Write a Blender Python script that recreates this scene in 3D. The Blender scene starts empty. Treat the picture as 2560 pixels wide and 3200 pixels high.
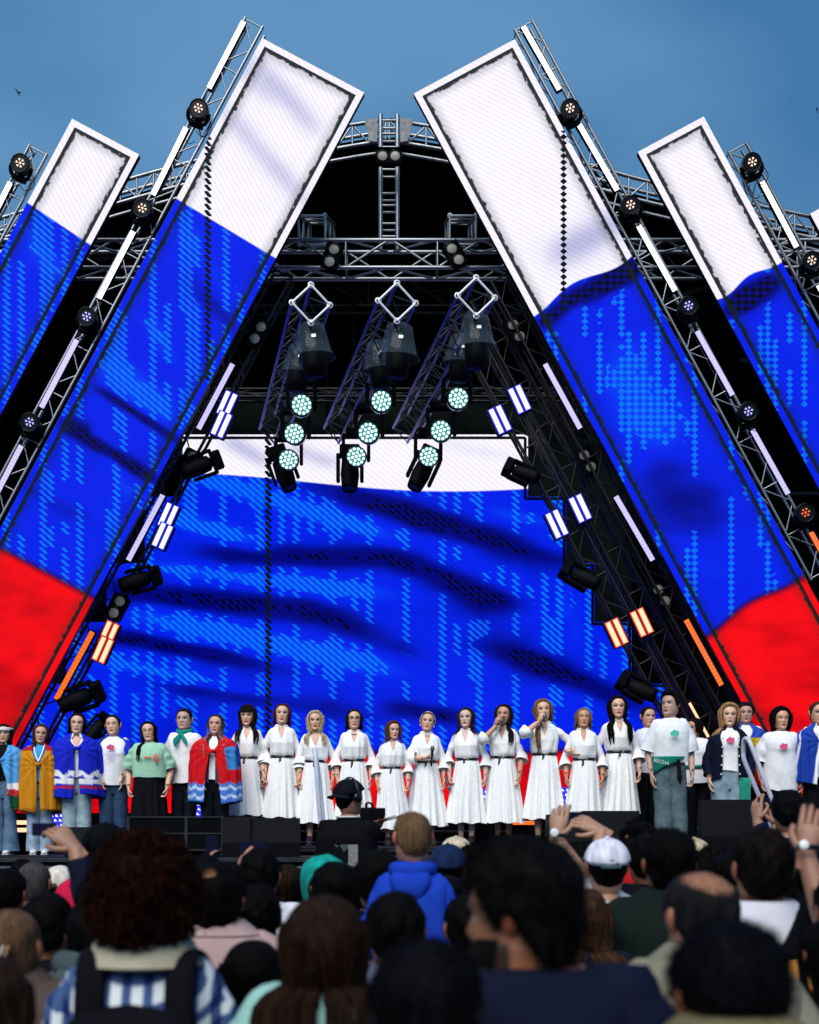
import bpy, math, random
import numpy as np
from mathutils import Vector, Matrix, Euler
R = math.radians
random.seed(7); rng = np.random.default_rng(7)
sc = bpy.context.scene
COL = sc.collection

# ------------------------------------------------------------------ camera, sky, sun, exposure
F_PX, CX, HY, CZ = 4400.0, 1280.0, 2610.0, 1.85      # focal length and horizon of the 2560 x 3200 frame
cam_d = bpy.data.cameras.new('camera'); cam = bpy.data.objects.new('camera', cam_d); COL.objects.link(cam)
cam.location = (0, 0, CZ); cam.rotation_euler = (R(90), 0, 0)
cam_d.sensor_fit = 'VERTICAL'; cam_d.sensor_height = 36; cam_d.lens = F_PX / 3200 * 36
cam_d.shift_y = (HY - 1600) / 3200; cam_d.clip_start = 0.05; cam_d.clip_end = 2000
cam_d.dof.use_dof = True; cam_d.dof.focus_distance = 17.2; cam_d.dof.aperture_fstop = 2.7
sc.camera = cam

SKY_SC, SKY_OFF = 2.2, (7.2, 4.1, 2.6)
SUN_EL, SUN_AZ = 48.0, 196.0       # compass degrees, 180 = behind the camera
world = bpy.data.worlds.new('World'); sc.world = world; world.use_nodes = True
wt = world.node_tree; wt.nodes.clear()
w_out = wt.nodes.new('ShaderNodeOutputWorld'); w_bg = wt.nodes.new('ShaderNodeBackground')
w_sky = wt.nodes.new('ShaderNodeTexSky'); w_sky.sky_type = 'NISHITA'; w_sky.sun_disc = False
w_sky.sun_elevation = R(SUN_EL); w_sky.sun_rotation = R(SUN_AZ); w_sky.air_density = 1.6; w_sky.dust_density = 2.5; w_sky.ozone_density = 2.0
w_tc = wt.nodes.new('ShaderNodeTexCoord'); w_no = wt.nodes.new('ShaderNodeTexNoise')
w_no.inputs['Scale'].default_value = SKY_SC; w_no.inputs['Detail'].default_value = 3.5; w_no.inputs['Roughness'].default_value = 0.5
w_mp = wt.nodes.new('ShaderNodeMapping'); w_mp.inputs['Location'].default_value = SKY_OFF; w_mp.inputs['Scale'].default_value = (1, 1, 2.0)
w_ra = wt.nodes.new('ShaderNodeValToRGB')
w_ra.color_ramp.elements[0].position = 0.36; w_ra.color_ramp.elements[0].color = (.17, .62, 1.34, 1)
w_ra.color_ramp.elements[1].position = 0.64; w_ra.color_ramp.elements[1].color = (.52, 1.16, 2.0, 1)
w_mix = wt.nodes.new('ShaderNodeMix'); w_mix.data_type = 'RGBA'; w_mix.inputs[0].default_value = 0.985
wt.links.new(w_tc.outputs['Generated'], w_mp.inputs[0]); wt.links.new(w_mp.outputs[0], w_no.inputs['Vector'])
wt.links.new(w_no.outputs[0], w_ra.inputs[0]); wt.links.new(w_sky.outputs[0], w_mix.inputs[6]); wt.links.new(w_ra.outputs[0], w_mix.inputs[7])
wt.links.new(w_mix.outputs[2], w_bg.inputs[0]); w_bg.inputs[1].default_value = 0.12
wt.links.new(w_bg.outputs[0], w_out.inputs[0])

sun_d = bpy.data.lights.new('sun', 'SUN'); sun_d.energy = 1.5; sun_d.angle = R(50); sun_d.color = (1.0, 0.97, 0.93)
sun = bpy.data.objects.new('sun', sun_d); COL.objects.link(sun); sun.location = (-6, -20, 30)
_a = R(SUN_AZ); _e = R(SUN_EL)
sdir = Vector((math.sin(_a) * math.cos(_e), math.cos(_a) * math.cos(_e), math.sin(_e)))
sun.rotation_euler = sdir.to_track_quat('Z', 'Y').to_euler()
sc.view_settings.view_transform = 'Standard'; sc.view_settings.look = 'None'
sc.view_settings.exposure = 1.28; sc.view_settings.gamma = 1.0; sc.view_settings.use_curve_mapping = False
EXPO = 2 ** sc.view_settings.exposure
sc.render.engine = 'CYCLES'; sc.cycles.use_denoising = True; sc.cycles.max_bounces = 5; sc.cycles.diffuse_bounces = 3
sc.cycles.glossy_bounces = 3; sc.cycles.transparent_max_bounces = 8; sc.cycles.sample_clamp_indirect = 4.0

def P(px, py, Y):                                   # frame pixel (2560 x 3200) at distance Y -> world point
    return Vector(((px - CX) * Y / F_PX, Y, CZ + (HY - py) * Y / F_PX))
K = 2560 / 1725
def V(vx, vy, Y): return P(vx * K, vy * K, Y)      # the same for the 1725-wide view I measured in

# ------------------------------------------------------------------ object helpers
def tag(o, label=None, cat=None, group=None, kind=None):
    if label: o['label'] = label
    if cat: o['category'] = cat
    if group: o['group'] = group
    if kind: o['kind'] = kind
    return o
def empty(name, loc, rot=(0, 0, 0), scale=1.0):
    o = bpy.data.objects.new(name, None); COL.objects.link(o); o.empty_display_size = 0.1
    o.location = loc; o.rotation_euler = rot; o.scale = (scale,) * 3
    return o
def link(name, mesh, parent=None, mat=None, mw=None):
    o = bpy.data.objects.new(name, mesh); COL.objects.link(o)
    if parent is not None: o.parent = parent
    if mw is not None: o.matrix_basis = mw
    if mat is not None:
        if not len(mesh.materials): mesh.materials.append(mat)
        elif mesh.materials[0] != mat:
            o.material_slots[0].link = 'OBJECT'; o.material_slots[0].material = mat
    return o

class MB:                                           # gathers geometry for ONE mesh object
    def __init__(s): s.v = []; s.f = []; s.c = []; s.n = 0
    def add(s, v, f, col=(1, 1, 1)):
        v = np.asarray(v, float).reshape(-1, 3); c = np.asarray(col, float)
        if c.ndim == 1: c = np.tile(c, (len(v), 1))
        s.v.append(v); s.c.append(c)
        for a in (f if isinstance(f, list) and len(f) and isinstance(f[0], np.ndarray) and f[0].ndim == 2 else [np.asarray(f)]):
            if len(a): s.f.append(a + s.n)
        s.n += len(v); return s
    def box(s, c, d, col=(1, 1, 1), rot=None, bev=0.0):
        x, y, z = np.asarray(d, float) / 2
        if bev > 0:
            b = min(bev, x * .9, y * .9, z * .9)
            v = []
            for (px, py, pz) in ((x - b, y - b, -z), (x, y, -z + b), (x, y, z - b), (x - b, y - b, z)):
                m = b * .6 if abs(px - x) < 1e-9 else 0
                v += [(px - m, -py, pz), (px, -py + m, pz), (px, py - m, pz), (px - m, py, pz), (-px + m, py, pz), (-px, py - m, pz), (-px, -py + m, pz), (-px + m, -py, pz)]
            v = np.array(v); f4 = []
            for r in range(3):
                for i in range(8): f4.append((r * 8 + i, r * 8 + (i + 1) % 8, r * 8 + 8 + (i + 1) % 8, r * 8 + 8 + i))
            fa = [np.array(f4), np.array([[7, 6, 5, 4], [7, 4, 3, 0], [3, 2, 1, 0]]), np.array([[24, 25, 26, 27], [24, 27, 28, 31], [28, 29, 30, 31]])]
        else:
            v = np.array([(-x, -y, -z), (x, -y, -z), (x, y, -z), (-x, y, -z), (-x, -y, z), (x, -y, z), (x, y, z), (-x, y, z)])
            fa = [np.array([(0, 3, 2, 1), (4, 5, 6, 7), (0, 1, 5, 4), (1, 2, 6, 5), (2, 3, 7, 6), (3, 0, 4, 7)])]
        if rot is not None: v = v @ np.array(Euler(rot).to_matrix()).T
        return s.add(v + np.asarray(c, float), fa, col)
    def cyl(s, a, b, r0, r1=None, n=16, col=(1, 1, 1), cap=True):
        a = np.asarray(a, float); b = np.asarray(b, float); r1 = r0 if r1 is None else r1
        return s.lathe(a, b - a, [(0, 0), (0, r0), (1, r1), (1, 0)] if cap else [(0, r0), (1, r1)], n, col, rel=True)
    def lathe(s, o, axis, prof, n=20, col=(1, 1, 1), rel=False):
        o = np.asarray(o, float); ax = np.asarray(axis, float); L = np.linalg.norm(ax); t = ax / L
        u = np.cross(t, (0, 0, 1.0)) if abs(t[2]) < .9 else np.cross(t, (1.0, 0, 0)); u /= np.linalg.norm(u); w = np.cross(t, u)
        th = np.linspace(0, 2 * np.pi, n, endpoint=False); ring = np.outer(np.cos(th), u) + np.outer(np.sin(th), w)
        v = np.concatenate([o + t * (h * (L if rel else 1)) + ring * max(r, 1e-5) for h, r in prof])
        return s.add(v, gridf(len(prof), n), col)
    def build(s, name, mat=None, parent=None, smooth=True, xf=None):
        me = s.mesh(name, smooth, xf)
        return link(name, me, parent, mat)
    def mesh(s, name, smooth=True, xf=None):
        v = np.concatenate(s.v)
        if xf is not None: v = xf(v)
        me = bpy.data.meshes.new(name); tot = sum(a.size for a in s.f); nf = sum(len(a) for a in s.f)
        me.vertices.add(len(v)); me.vertices.foreach_set('co', v.ravel().astype(np.float32))
        me.loops.add(tot); me.loops.foreach_set('vertex_index', np.concatenate([a.ravel() for a in s.f]).astype(np.int32))
        me.polygons.add(nf); ls = np.concatenate([np.full(len(a), a.shape[1]) for a in s.f])
        st = np.concatenate([[0], np.cumsum(ls)[:-1]])
        me.polygons.foreach_set('loop_start', st.astype(np.int32))
        try: me.polygons.foreach_set('loop_total', ls.astype(np.int32))
        except Exception: pass
        me.polygons.foreach_set('use_smooth', np.full(nf, bool(smooth)))
        at = me.color_attributes.new('Col', 'FLOAT_COLOR', 'POINT')
        c = np.concatenate(s.c); at.data.foreach_set('color', np.hstack([c, np.ones((len(c), 1))]).ravel().astype(np.float32))
        me.update(calc_edges=True); me.validate(); return me

def gridf(nr, nc, wrap=True):
    i = np.arange(nr - 1)[:, None]; j = np.arange(nc if wrap else nc - 1)[None, :]; k = (j + 1) % nc
    return np.stack([i * nc + j, i * nc + k, (i + 1) * nc + k, (i + 1) * nc + j], -1).reshape(-1, 4)
def catmull(p, m):
    p = np.asarray(p, float); k = len(p)
    if k < 3: t = np.linspace(0, 1, m)[:, None]; return p[0] * (1 - t) + p[-1] * t
    q = np.vstack([2 * p[0] - p[1], p, 2 * p[-1] - p[-2]]); u = np.linspace(0, k - 1 - 1e-9, m); i = u.astype(int); t = (u - i)[:, None]
    a, b, c, d = q[i], q[i + 1], q[i + 2], q[i + 3]
    return .5 * (2 * b + (c - a) * t + (2 * a - 5 * b + 4 * c - d) * t ** 2 + (3 * b - a - 3 * c + d) * t ** 3)
def tube(mb, pts, rad, n=10, m=None, col=(1, 1, 1), ref=(1, 0, 0), cap=(True, True)):
    pts = np.asarray(pts, float); rad = np.asarray(rad, float)
    if rad.ndim == 1: rad = np.stack([rad, rad], 1)
    m = m or len(pts)
    if m != len(pts): pts = catmull(pts, m); rad = np.maximum(catmull(rad, m), 1e-4)
    t = np.gradient(pts, axis=0); t /= np.linalg.norm(t, axis=1, keepdims=True) + 1e-9
    ref = np.asarray(ref, float); sd = ref - t * (t @ ref)[:, None]; sd /= np.linalg.norm(sd, axis=1, keepdims=True) + 1e-9; nr = np.cross(t, sd)
    th = np.linspace(0, 2 * np.pi, n, endpoint=False)
    v = pts[:, None] + sd[:, None] * (np.cos(th)[None, :, None] * rad[:, :1, None]) + nr[:, None] * (np.sin(th)[None, :, None] * rad[:, 1:, None])
    v = v.reshape(-1, 3); f = [gridf(m, n)]; c = np.asarray(col, float)
    if c.ndim == 2: c = np.repeat(c if len(c) == m else catmull(c, m), n, 0)
    else: c = np.tile(c, (len(v), 1))
    for e, on in ((0, cap[0]), (1, cap[1])):
        if on:
            i0 = 0 if e == 0 else (m - 1) * n
            tip = pts[0] - t[0] * rad[0].min() * .5 if e == 0 else pts[-1] + t[-1] * rad[-1].min() * .5
            v = np.vstack([v, tip]); c = np.vstack([c, c[i0]]); k = len(v) - 1; j = np.arange(n)
            f.append(np.stack([i0 + j, i0 + (j + 1) % n, np.full(n, k)], 1))
    mb.add(v, f, c); return mb

# ------------------------------------------------------------------ node helpers
class X:                                            # a socket with arithmetic
    def __init__(s, nt, k): s.nt = nt; s.k = k
    def op(s, o, *a):
        n = s.nt.nodes.new('ShaderNodeMath'); n.operation = o
        for i, q in enumerate((s,) + a):
            if isinstance(q, X): s.nt.links.new(q.k, n.inputs[i])
            else: n.inputs[i].default_value = q
        return X(s.nt, n.outputs[0])
    def __add__(s, o): return s.op('ADD', o)
    __radd__ = __add__
    def __sub__(s, o): return s.op('SUBTRACT', o)
    def __rsub__(s, o): return s.op('MULTIPLY_ADD', -1.0, o)
    def __mul__(s, o): return s.op('MULTIPLY', o)
    __rmul__ = __mul__
    def __truediv__(s, o): return s.op('DIVIDE', o)
    def gt(s, o): return s.op('GREATER_THAN', o)
    def lt(s, o): return s.op('LESS_THAN', o)
    def fl(s): return s.op('FLOOR')
    def fr(s): return s.op('FRACT')
    def ab(s): return s.op('ABSOLUTE')
    def mn(s, o): return s.op('MINIMUM', o)
    def mx(s, o): return s.op('MAXIMUM', o)
    def sm(s, a, b, lo=0., hi=1.):
        n = s.nt.nodes.new('ShaderNodeMapRange'); n.interpolation_type = 'SMOOTHSTEP'
        s.nt.links.new(s.k, n.inputs[0])
        for i, q in zip((1, 2, 3, 4), (a, b, lo, hi)): n.inputs[i].default_value = q
        return X(s.nt, n.outputs[0])
def xyz(nt, x, y=0., z=0.):
    n = nt.nodes.new('ShaderNodeCombineXYZ')
    for i, q in enumerate((x, y, z)):
        if isinstance(q, X): nt.links.new(q.k, n.inputs[i])
        else: n.inputs[i].default_value = q
    return n.outputs[0]
def noise(nt, vec, scale=1., detail=2., rough=.5):
    n = nt.nodes.new('ShaderNodeTexNoise'); n.inputs['Scale'].default_value = scale; n.inputs['Detail'].default_value = detail; n.inputs['Roughness'].default_value = rough
    if vec is not None: nt.links.new(vec, n.inputs['Vector'])
    return X(nt, n.outputs[0])
def mixc(nt, f, a, b):
    n = nt.nodes.new('ShaderNodeMix'); n.data_type = 'RGBA'
    for i, q in ((0, f), (6, a), (7, b)):
        if isinstance(q, X): nt.links.new(q.k, n.inputs[i])
        elif isinstance(q, bpy.types.NodeSocket): nt.links.new(q, n.inputs[i])
        elif isinstance(q, (int, float)): n.inputs[i].default_value = q
        else: n.inputs[i].default_value = (*q, 1)
    return n.outputs[2]

def mat(name, col=(.5, .5, .5), rough=.6, metal=0., var=.12, vs=6., bump=0., bs=40., attr=False, spec=.5, sheen=0., emit=None, es=1., alpha=None, trans=0., stretch=None, sss=0.):
    m = bpy.data.materials.new(name); m.use_nodes = True; nt = m.node_tree; b = nt.nodes['Principled BSDF']
    tc = nt.nodes.new('ShaderNodeTexCoord').outputs['Object']
    if stretch:
        mp = nt.nodes.new('ShaderNodeMapping'); mp.inputs['Scale'].default_value = stretch; nt.links.new(tc, mp.inputs[0]); tc = mp.outputs[0]
    if attr:
        a = nt.nodes.new('ShaderNodeAttribute'); a.attribute_name = 'Col'; base = a.outputs['Color']
    else: base = col
    if var:
        n = noise(nt, tc, vs, 4, .6)
        f = n.sm(.25, .75, 1 - var * 1.6, 1 + var)
        mm = nt.nodes.new('ShaderNodeVectorMath'); mm.operation = 'MULTIPLY'
        if attr: nt.links.new(base, mm.inputs[0])
        else: mm.inputs[0].default_value = col
        nt.links.new(xyz(nt, f, f, f), mm.inputs[1]); nt.links.new(mm.outputs[0], b.inputs['Base Color'])
    elif attr: nt.links.new(base, b.inputs['Base Color'])
    else: b.inputs['Base Color'].default_value = (*col, 1)
    b.inputs['Roughness'].default_value = rough; b.inputs['Metallic'].default_value = metal; b.inputs['Specular IOR Level'].default_value = spec
    if sheen: b.inputs['Sheen Weight'].default_value = sheen
    if trans: b.inputs['Transmission Weight'].default_value = trans
    if alpha is not None: b.inputs['Alpha'].default_value = alpha
    if sss: b.inputs['Subsurface Weight'].default_value = sss; b.inputs['Subsurface Radius'].default_value = (.012, .005, .003); b.inputs['Subsurface Scale'].default_value = 1.0
    if emit: b.inputs['Emission Color'].default_value = (*emit, 1); b.inputs['Emission Strength'].default_value = es / EXPO
    if bump:
        n = noise(nt, tc, bs, 3, .6); bp = nt.nodes.new('ShaderNodeBump'); bp.inputs['Strength'].default_value = bump; bp.inputs['Distance'].default_value = .01
        nt.links.new(n.k, bp.inputs['Height']); nt.links.new(bp.outputs[0], b.inputs['Normal'])
    return m
M = {}
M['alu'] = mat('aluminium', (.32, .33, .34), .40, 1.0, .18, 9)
M['finger'] = mat('blue_lit_steel', (.07, .07, .30), .4, .9, .2, 9)  # blue stage light on the chords is put into the steel's colour
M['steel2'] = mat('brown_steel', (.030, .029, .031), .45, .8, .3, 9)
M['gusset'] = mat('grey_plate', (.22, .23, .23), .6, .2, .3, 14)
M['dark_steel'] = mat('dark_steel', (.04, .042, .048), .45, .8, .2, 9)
M['black'] = mat('black_metal', (.0022, .0026, .0042), .65, 0, .25, 12, spec=.04)
M['black_gloss'] = mat('black_gloss', (.003, .003, .004), .25, 0, .1, 12, spec=.25)
M['plastic'] = mat('black_plastic', (.0026, .003, .0045), .6, 0, .2, 30, bump=.1, spec=.07)
M['drape'] = mat('black_drape', (.004, .004, .005), .95, 0, .3, 3, spec=.05)
M['deck'] = mat('stage_deck', (.004, .004, .006), .5, 0, .3, 5, bump=.1, spec=.08)
M['ground'] = mat('asphalt', (.045, .045, .048), .9, 0, .25, 2, bump=.3, bs=60)
M['lens'] = mat('lens_glass', (.34, .32, .28), .35, 0, .25, 160, bump=.3, bs=300)
M['rail'] = mat('white_rail', (.52, .54, .64), .32, 0, .08, 8)
M['screen_back'] = mat('screen_cabinet', (.006, .006, .007), .6, 0, .2, 8, spec=.15)
M['polythene'] = mat('clear_polythene', (.10, .15, .19), .12, 0, .15, 8, bump=.5, bs=7, alpha=.22)
M['green_wall'] = mat('green_black_wall', (.006, .010, .009), .8, 0, .3, 2, spec=.1)
M['skin'] = mat('skin', rough=.5, attr=True, var=.05, vs=25, sss=.12)
M['fabric'] = mat('fabric', rough=.85, attr=True, var=.06, vs=18, bump=.28, bs=22, spec=.06)
M['denim'] = mat('denim', rough=.9, attr=True, var=.25, vs=8, bump=.35, bs=26, spec=.06)
M['hair'] = mat('hair', rough=.62, attr=True, var=.35, vs=90, spec=.03, bump=.5, bs=140, stretch=(1, 1, .12))
M['gloss'] = mat('gloss_parts', rough=.25, attr=True, var=.05)
M['shoe'] = mat('shoe_leather', rough=.5, attr=True, var=.15, vs=20)
def emis(name, col, s): return mat(name, (.02, .02, .02), .4, 0, 0, emit=col, es=s)
M['e_white'] = emis('lamp_white', (.95, .96, 1.0), 2.2)
M['e_lilac'] = emis('lamp_lilac', (.62, .56, 1.0), 1.1)
M['e_orange'] = emis('lamp_orange', (1.0, .17, .02), 1.1)
M['e_peach'] = emis('lamp_peach', (1.0, .55, .32), 1.6)
M['e_red'] = emis('lamp_and_halo_red', (1.0, .05, .02), .8)
M['e_blue'] = emis('lamp_and_halo_blue', (.02, .02, .9), 1.0)
M['e_bluewhite'] = emis('lamp_blue_white', (.75, .78, 1.0), 2.0)
M['e_cyan'] = emis('lamp_cyan', (.62, 1.0, .93), 1.9)
M['e_cyan_dim'] = emis('lamp_cyan_glow', (.05, .42, .42), .55)
M['e_warm'] = emis('lamp_warm', (1.0, .72, .55), 1.4)
M['e_violet'] = emis('lamp_violet', (.42, .38, 1.0), 1.6)
# ------------------------------------------------------------------ the setting
def sheet(name, x0, x1, y0, y1, z, m, th=.02):
    mb = MB(); mb.box(((x0 + x1) / 2, (y0 + y1) / 2, z - th / 2), (x1 - x0, y1 - y0, th)); o = mb.build(name, m, smooth=False); tag(o, kind='structure'); return o
g = MB(); g.add([(-900, -100, 0), (900, -100, 0), (900, 1500, 0), (-900, 1500, 0)], np.array([[0, 1, 2, 3]])); tag(g.build('ground', M['ground'], smooth=False), kind='structure')
SZ = 1.62                                            # stage floor
sheet('stage_floor', -11, 11, 15.0, 27.5, SZ, M['deck'], .10)
# front skirt of the stage: black panels with an aluminium edge
st = empty('apron_wall', (0, 15.0, 0)); tag(st, 'black panelled front face of the stage below its silver edge', 'stage apron')
for i in range(-5, 6):
    MB().box((i * 2.0, .03, SZ / 2 - .06), (1.985, .05, SZ - .13), bev=.006).build('panel', M['black'], st, False)
MB().box((0, -.03, SZ - .035), (22, .04, .05), bev=.006).build('edge_trim', M['dark_steel'], st, False)
RZ = SZ + .11
def riser(cx, y0, y1, w, h, label):
    r = empty('stage_riser', (cx, (y0 + y1) / 2, SZ)); tag(r, label, 'riser', 'black risers on the stage')
    MB().box((0, 0, h / 2), (w, y1 - y0, h - .004), bev=.01).build('platform', M['black'], r, False)
    for zz in (h - .025, h * .45): MB().box((0, -(y1 - y0) / 2 - .012, zz), (w - .02, .02, .028), bev=.004).build('edge_trim', M['dark_steel'], r, False)
riser(.15, 16.35, 17.75, 6.3, RZ - SZ, 'long low riser under the women in white dresses')
riser(-1.2, 17.9, 18.4, 7.2, .30, 'step riser with metal edges behind the singers, left half')
riser(4.6, 17.9, 18.4, 4.2, .30, 'step riser with metal edges behind the singers, right half')

# ------------------------------------------------------------------ LED screens
def led_mat(name, Y, panel=None, wb=None, br=None, folds=(), dcol=None, diamond=False, ang=60., seed=0., strand=.5, c0=0, cw=15.4, white_folds=()):
    m = bpy.data.materials.new(name); m.use_nodes = True; nt = m.node_tree; b = nt.nodes['Principled BSDF']
    ge = nt.nodes.new('ShaderNodeNewGeometry'); sp = nt.nodes.new('ShaderNodeSeparateXYZ'); nt.links.new(ge.outputs['Position'], sp.inputs[0])
    u = X(nt, sp.outputs[0]).op('MULTIPLY_ADD', F_PX / Y / K, CX / K); v = X(nt, sp.outputs[2]).op('MULTIPLY_ADD', -F_PX / Y / K, (HY + F_PX * CZ / Y) / K)
    def ridge(fo):
        F = None
        for (cu, cv, a, L, w, c, amp) in fo:
            ca, sa = math.cos(R(a)), math.sin(R(a))
            t = u.op('MULTIPLY_ADD', ca / L, -cu * ca / L) + v.op('MULTIPLY_ADD', sa / L, -cv * sa / L)
            t2 = t * t
            n = u.op('MULTIPLY_ADD', -sa / w, cu * sa / w) + v.op('MULTIPLY_ADD', ca / w, -cv * ca / w)
            if c: n = t2.op('MULTIPLY_ADD', -c / w, n)
            e = (t2 * t2 + n * n) * -1.0
            g_ = X(nt, None)
            q = nt.nodes.new('ShaderNodeMath'); q.operation = 'POWER'; q.inputs[0].default_value = math.e; nt.links.new(e.k, q.inputs[1])
            q = X(nt, q.outputs[0]) * amp
            F = q if F is None else F + q
        return F
    nz = noise(nt, xyz(nt, u * .006, v * .012, seed), 1., 2.)
    Fd = ridge(folds); base = (nz - .5) * 1.3
    Fd = base if Fd is None else Fd + base * .8
    ch = 13.4
    tv = (v / ch); tt = tv.fr(); ir = tv.fl()
    if diamond:
        uu = u * (1 / cw) + (c0 + .5); fx = uu.fr(); ic = uu.fl(); mask = ((fx - .5).ab() + (tt - .5).ab()).lt(.5)
    else:
        uu = u.op('MULTIPLY_ADD', 1 / cw, c0) - tt * .85; fx = uu.fr(); ic = uu.fl(); mask = (fx - .5).ab().lt(.25)
    wn = nt.nodes.new('ShaderNodeTexWhiteNoise'); wn.noise_dimensions = '2D'; nt.links.new(xyz(nt, ic, ir), wn.inputs['Vector']); rnd = X(nt, wn.outputs['Value'])
    isst = (ic * .2 + .1).fr().lt(.15)
    sn = noise(nt, xyz(nt, ic * 1.7, ir * .075, seed + 3.3), 1., 1.)
    half = (ic * .5 + .1).fr().lt(.3)
    st_on = (isst * sn.gt(.5 - .12 * strand)).mx(half * (sn + Fd * .22).gt(.62 - .05 * strand)) * Fd.gt(-.35)
    light = mask * ((Fd + (rnd - .5) * .5).gt(.62)).mx(st_on * (rnd.gt(.05)))
    light = (mask * st_on).mx(mask * (Fd + (rnd - .5) * .5).gt(.62))
    dark = mask * (tt - .5).ab().lt(.42) * (Fd + (rnd - .5) * .3).lt(-.90)
    blue = mixc(nt, Fd.sm(-.85, .05), (.0, .001, .20), (.001, .016, .88))
    blue = mixc(nt, Fd.sm(.1, 1.0), blue, (.001, .055, 1.0))
    blue = mixc(nt, light * Fd.sm(-.9, .4, .45, 1.0), blue, (.002, .185, .98))
    blue = mixc(nt, dark, blue, (.0, .0, .008))
    Fw = ridge(white_folds)
    wn_ = (nz - .5) * .25 if Fw is None else Fw + (nz - .5) * .25
    white = mixc(nt, wn_.sm(-.9, .1), (.46, .46, .74), (1.02, .98, 1.10))
    red = mixc(nt, nz.sm(.3, .6), (.55, .0, .004), (1.0, .002, .006))
    if panel:
        (u0, v0), (Dx, Dy), (Ax, Ay), W = panel
        s = u.op('MULTIPLY_ADD', Dx, -u0 * Dx - v0 * Dy) + v * Dy
        t = u.op('MULTIPLY_ADD', Ax, -u0 * Ax - v0 * Ay) + v * Ay
    else: s, t, W = v, u, None
    def bound(bd):
        q = t.op('MULTIPLY_ADD', bd[1], bd[0])
        if len(bd) > 2: q = q + (t * bd[3] + bd[4]).op('SINE') * bd[2]
        return q
    sw = s - bound(wb); c = mixc(nt, sw.sm(-2, 2), white, blue)
    if br:
        sr = s - bound(br); edge = sr.ab().sm(0, 14, .55, 1.)
        c = mixc(nt, sr.gt(0.), c, red)
        c = mixc(nt, edge * sr.ab().sm(0., 12., .45, 1.), (.02, .0, .03), c)
    if dcol:
        du, va, vb = dcol; col_on = (((u - du) * (1 / cw)).ab()).lt(.5) * v.gt(va) * v.lt(vb)
        if diamond: sh = (((u - du) * (1 / cw)).ab() + (tt - .5).ab()).lt(.5)
        else: sh = ((u - du) * (1 / cw) - (tt - .5) * .7).ab().lt(.30)
        c = mixc(nt, col_on * sh, c, (.002, .006, .012))
    if panel:
        d = t.mn(W - t).mn(s)
        jag = noise(nt, xyz(nt, (u * .12).fl(), (v * .12).fl(), seed), 1.7, 1.) * 15.
        inn = d - 13.
        shade = (inn - jag).sm(-1., 3., .02, .66) * inn.gt(0.) + inn.lt(0.)
        shade = shade.mx(0.) * 1.0
        soft = inn.sm(6., 34., 0., 1.) * .38 * inn.gt(4.)
        c = mixc(nt, (shade + soft).mn(1.), (.004, .012, .012), c)
    ca, sa = math.cos(R(ang)), math.sin(R(ang))
    ln = (u * (sa / 9.5) - v * (ca / 9.5)).fr().lt(.13) * .24
    fine = ((u * 1.05).fr().lt(.25)) * .06
    c = mixc(nt, ln + fine, c, (.0, .004, .02))
    b.inputs['Base Color'].default_value = (.001, .001, .001, 1); b.inputs['Roughness'].default_value = .6; b.inputs['Specular IOR Level'].default_value = .04; m.cycles.emission_sampling = 'NONE'
    nt.links.new(c, b.inputs['Emission Color']); b.inputs['Emission Strength'].default_value = 1.0 / EXPO
    return m

def led_screen(label, Y, poly, m, group=None, depth=.10):
    pts = [V(a, b, Y) for a, b in poly]; loc = sum(pts, Vector()) / len(pts); loc.z = min(p.z for p in pts); loc.y = Y
    r = empty('led_screen', loc); tag(r, label, 'screen', group)
    n = len(pts); L = [p - loc for p in pts]
    vv = [(p.x, 0, p.z) for p in L]; a = MB(); a.add(vv, np.array([list(range(n))])); a.build('display', m, r, False)
    b = MB(); k = MB()
    k.add([(p.x, .004, p.z) for p in L] + [(p.x, depth, p.z) for p in L], [np.array([[i, (i + 1) % n, n + (i + 1) % n, n + i] for i in range(n)]), np.array([[n + i for i in range(n)]])])
    k.build('cabinet', M['screen_back'], r, False)
    return r
YP = 18.5
DL, AL = (-.471, .882), (.882, .471); DR, AR = (.474, .880), (.880, -.474)
def rect(tl, D, A, W, L): return [(tl[0] + D[0] * L, tl[1] + D[1] * L), (tl[0] + D[0] * L + A[0] * W, tl[1] + D[1] * L + A[1] * W), (tl[0] + A[0] * W, tl[1] + A[1] * W), tl]
mm = led_mat('screen_left', YP, ((552, 80), DL, AL, 244), (383, .05), (1207, 0.), folds=[
    (285, 815, 40, 110, 34, 0, 1.0), (290, 872, 33, 110, 13, 0, -1.25), (235, 955, 32, 120, 15, 0, -1.2), (340, 720, 60, 60, 22, 0, .7), (165, 900, 20, 30, 26, 0, -.6),
    (440, 560, 60, 120, 26, 0, .35), (470, 660, 50, 90, 22, 0, -.5), (120, 1060, 30, 120, 26, 0, -.35), (250, 1000, 60, 60, 18, 0, .5)], dcol=(438, 285, 800), ang=62, seed=1.3, strand=1.3,
    white_folds=[(600, 200, 48, 110, 26, 0, -.55), (560, 330, 48, 150, 26, 0, -.5), (520, 160, 48, 80, 22, 0, -.35)])
led_screen('tall slanted screen left of centre, top corner highest on the left', YP, rect((552, 80), DL, AL, 244, 1720), mm, 'slanted flag screens')
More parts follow.
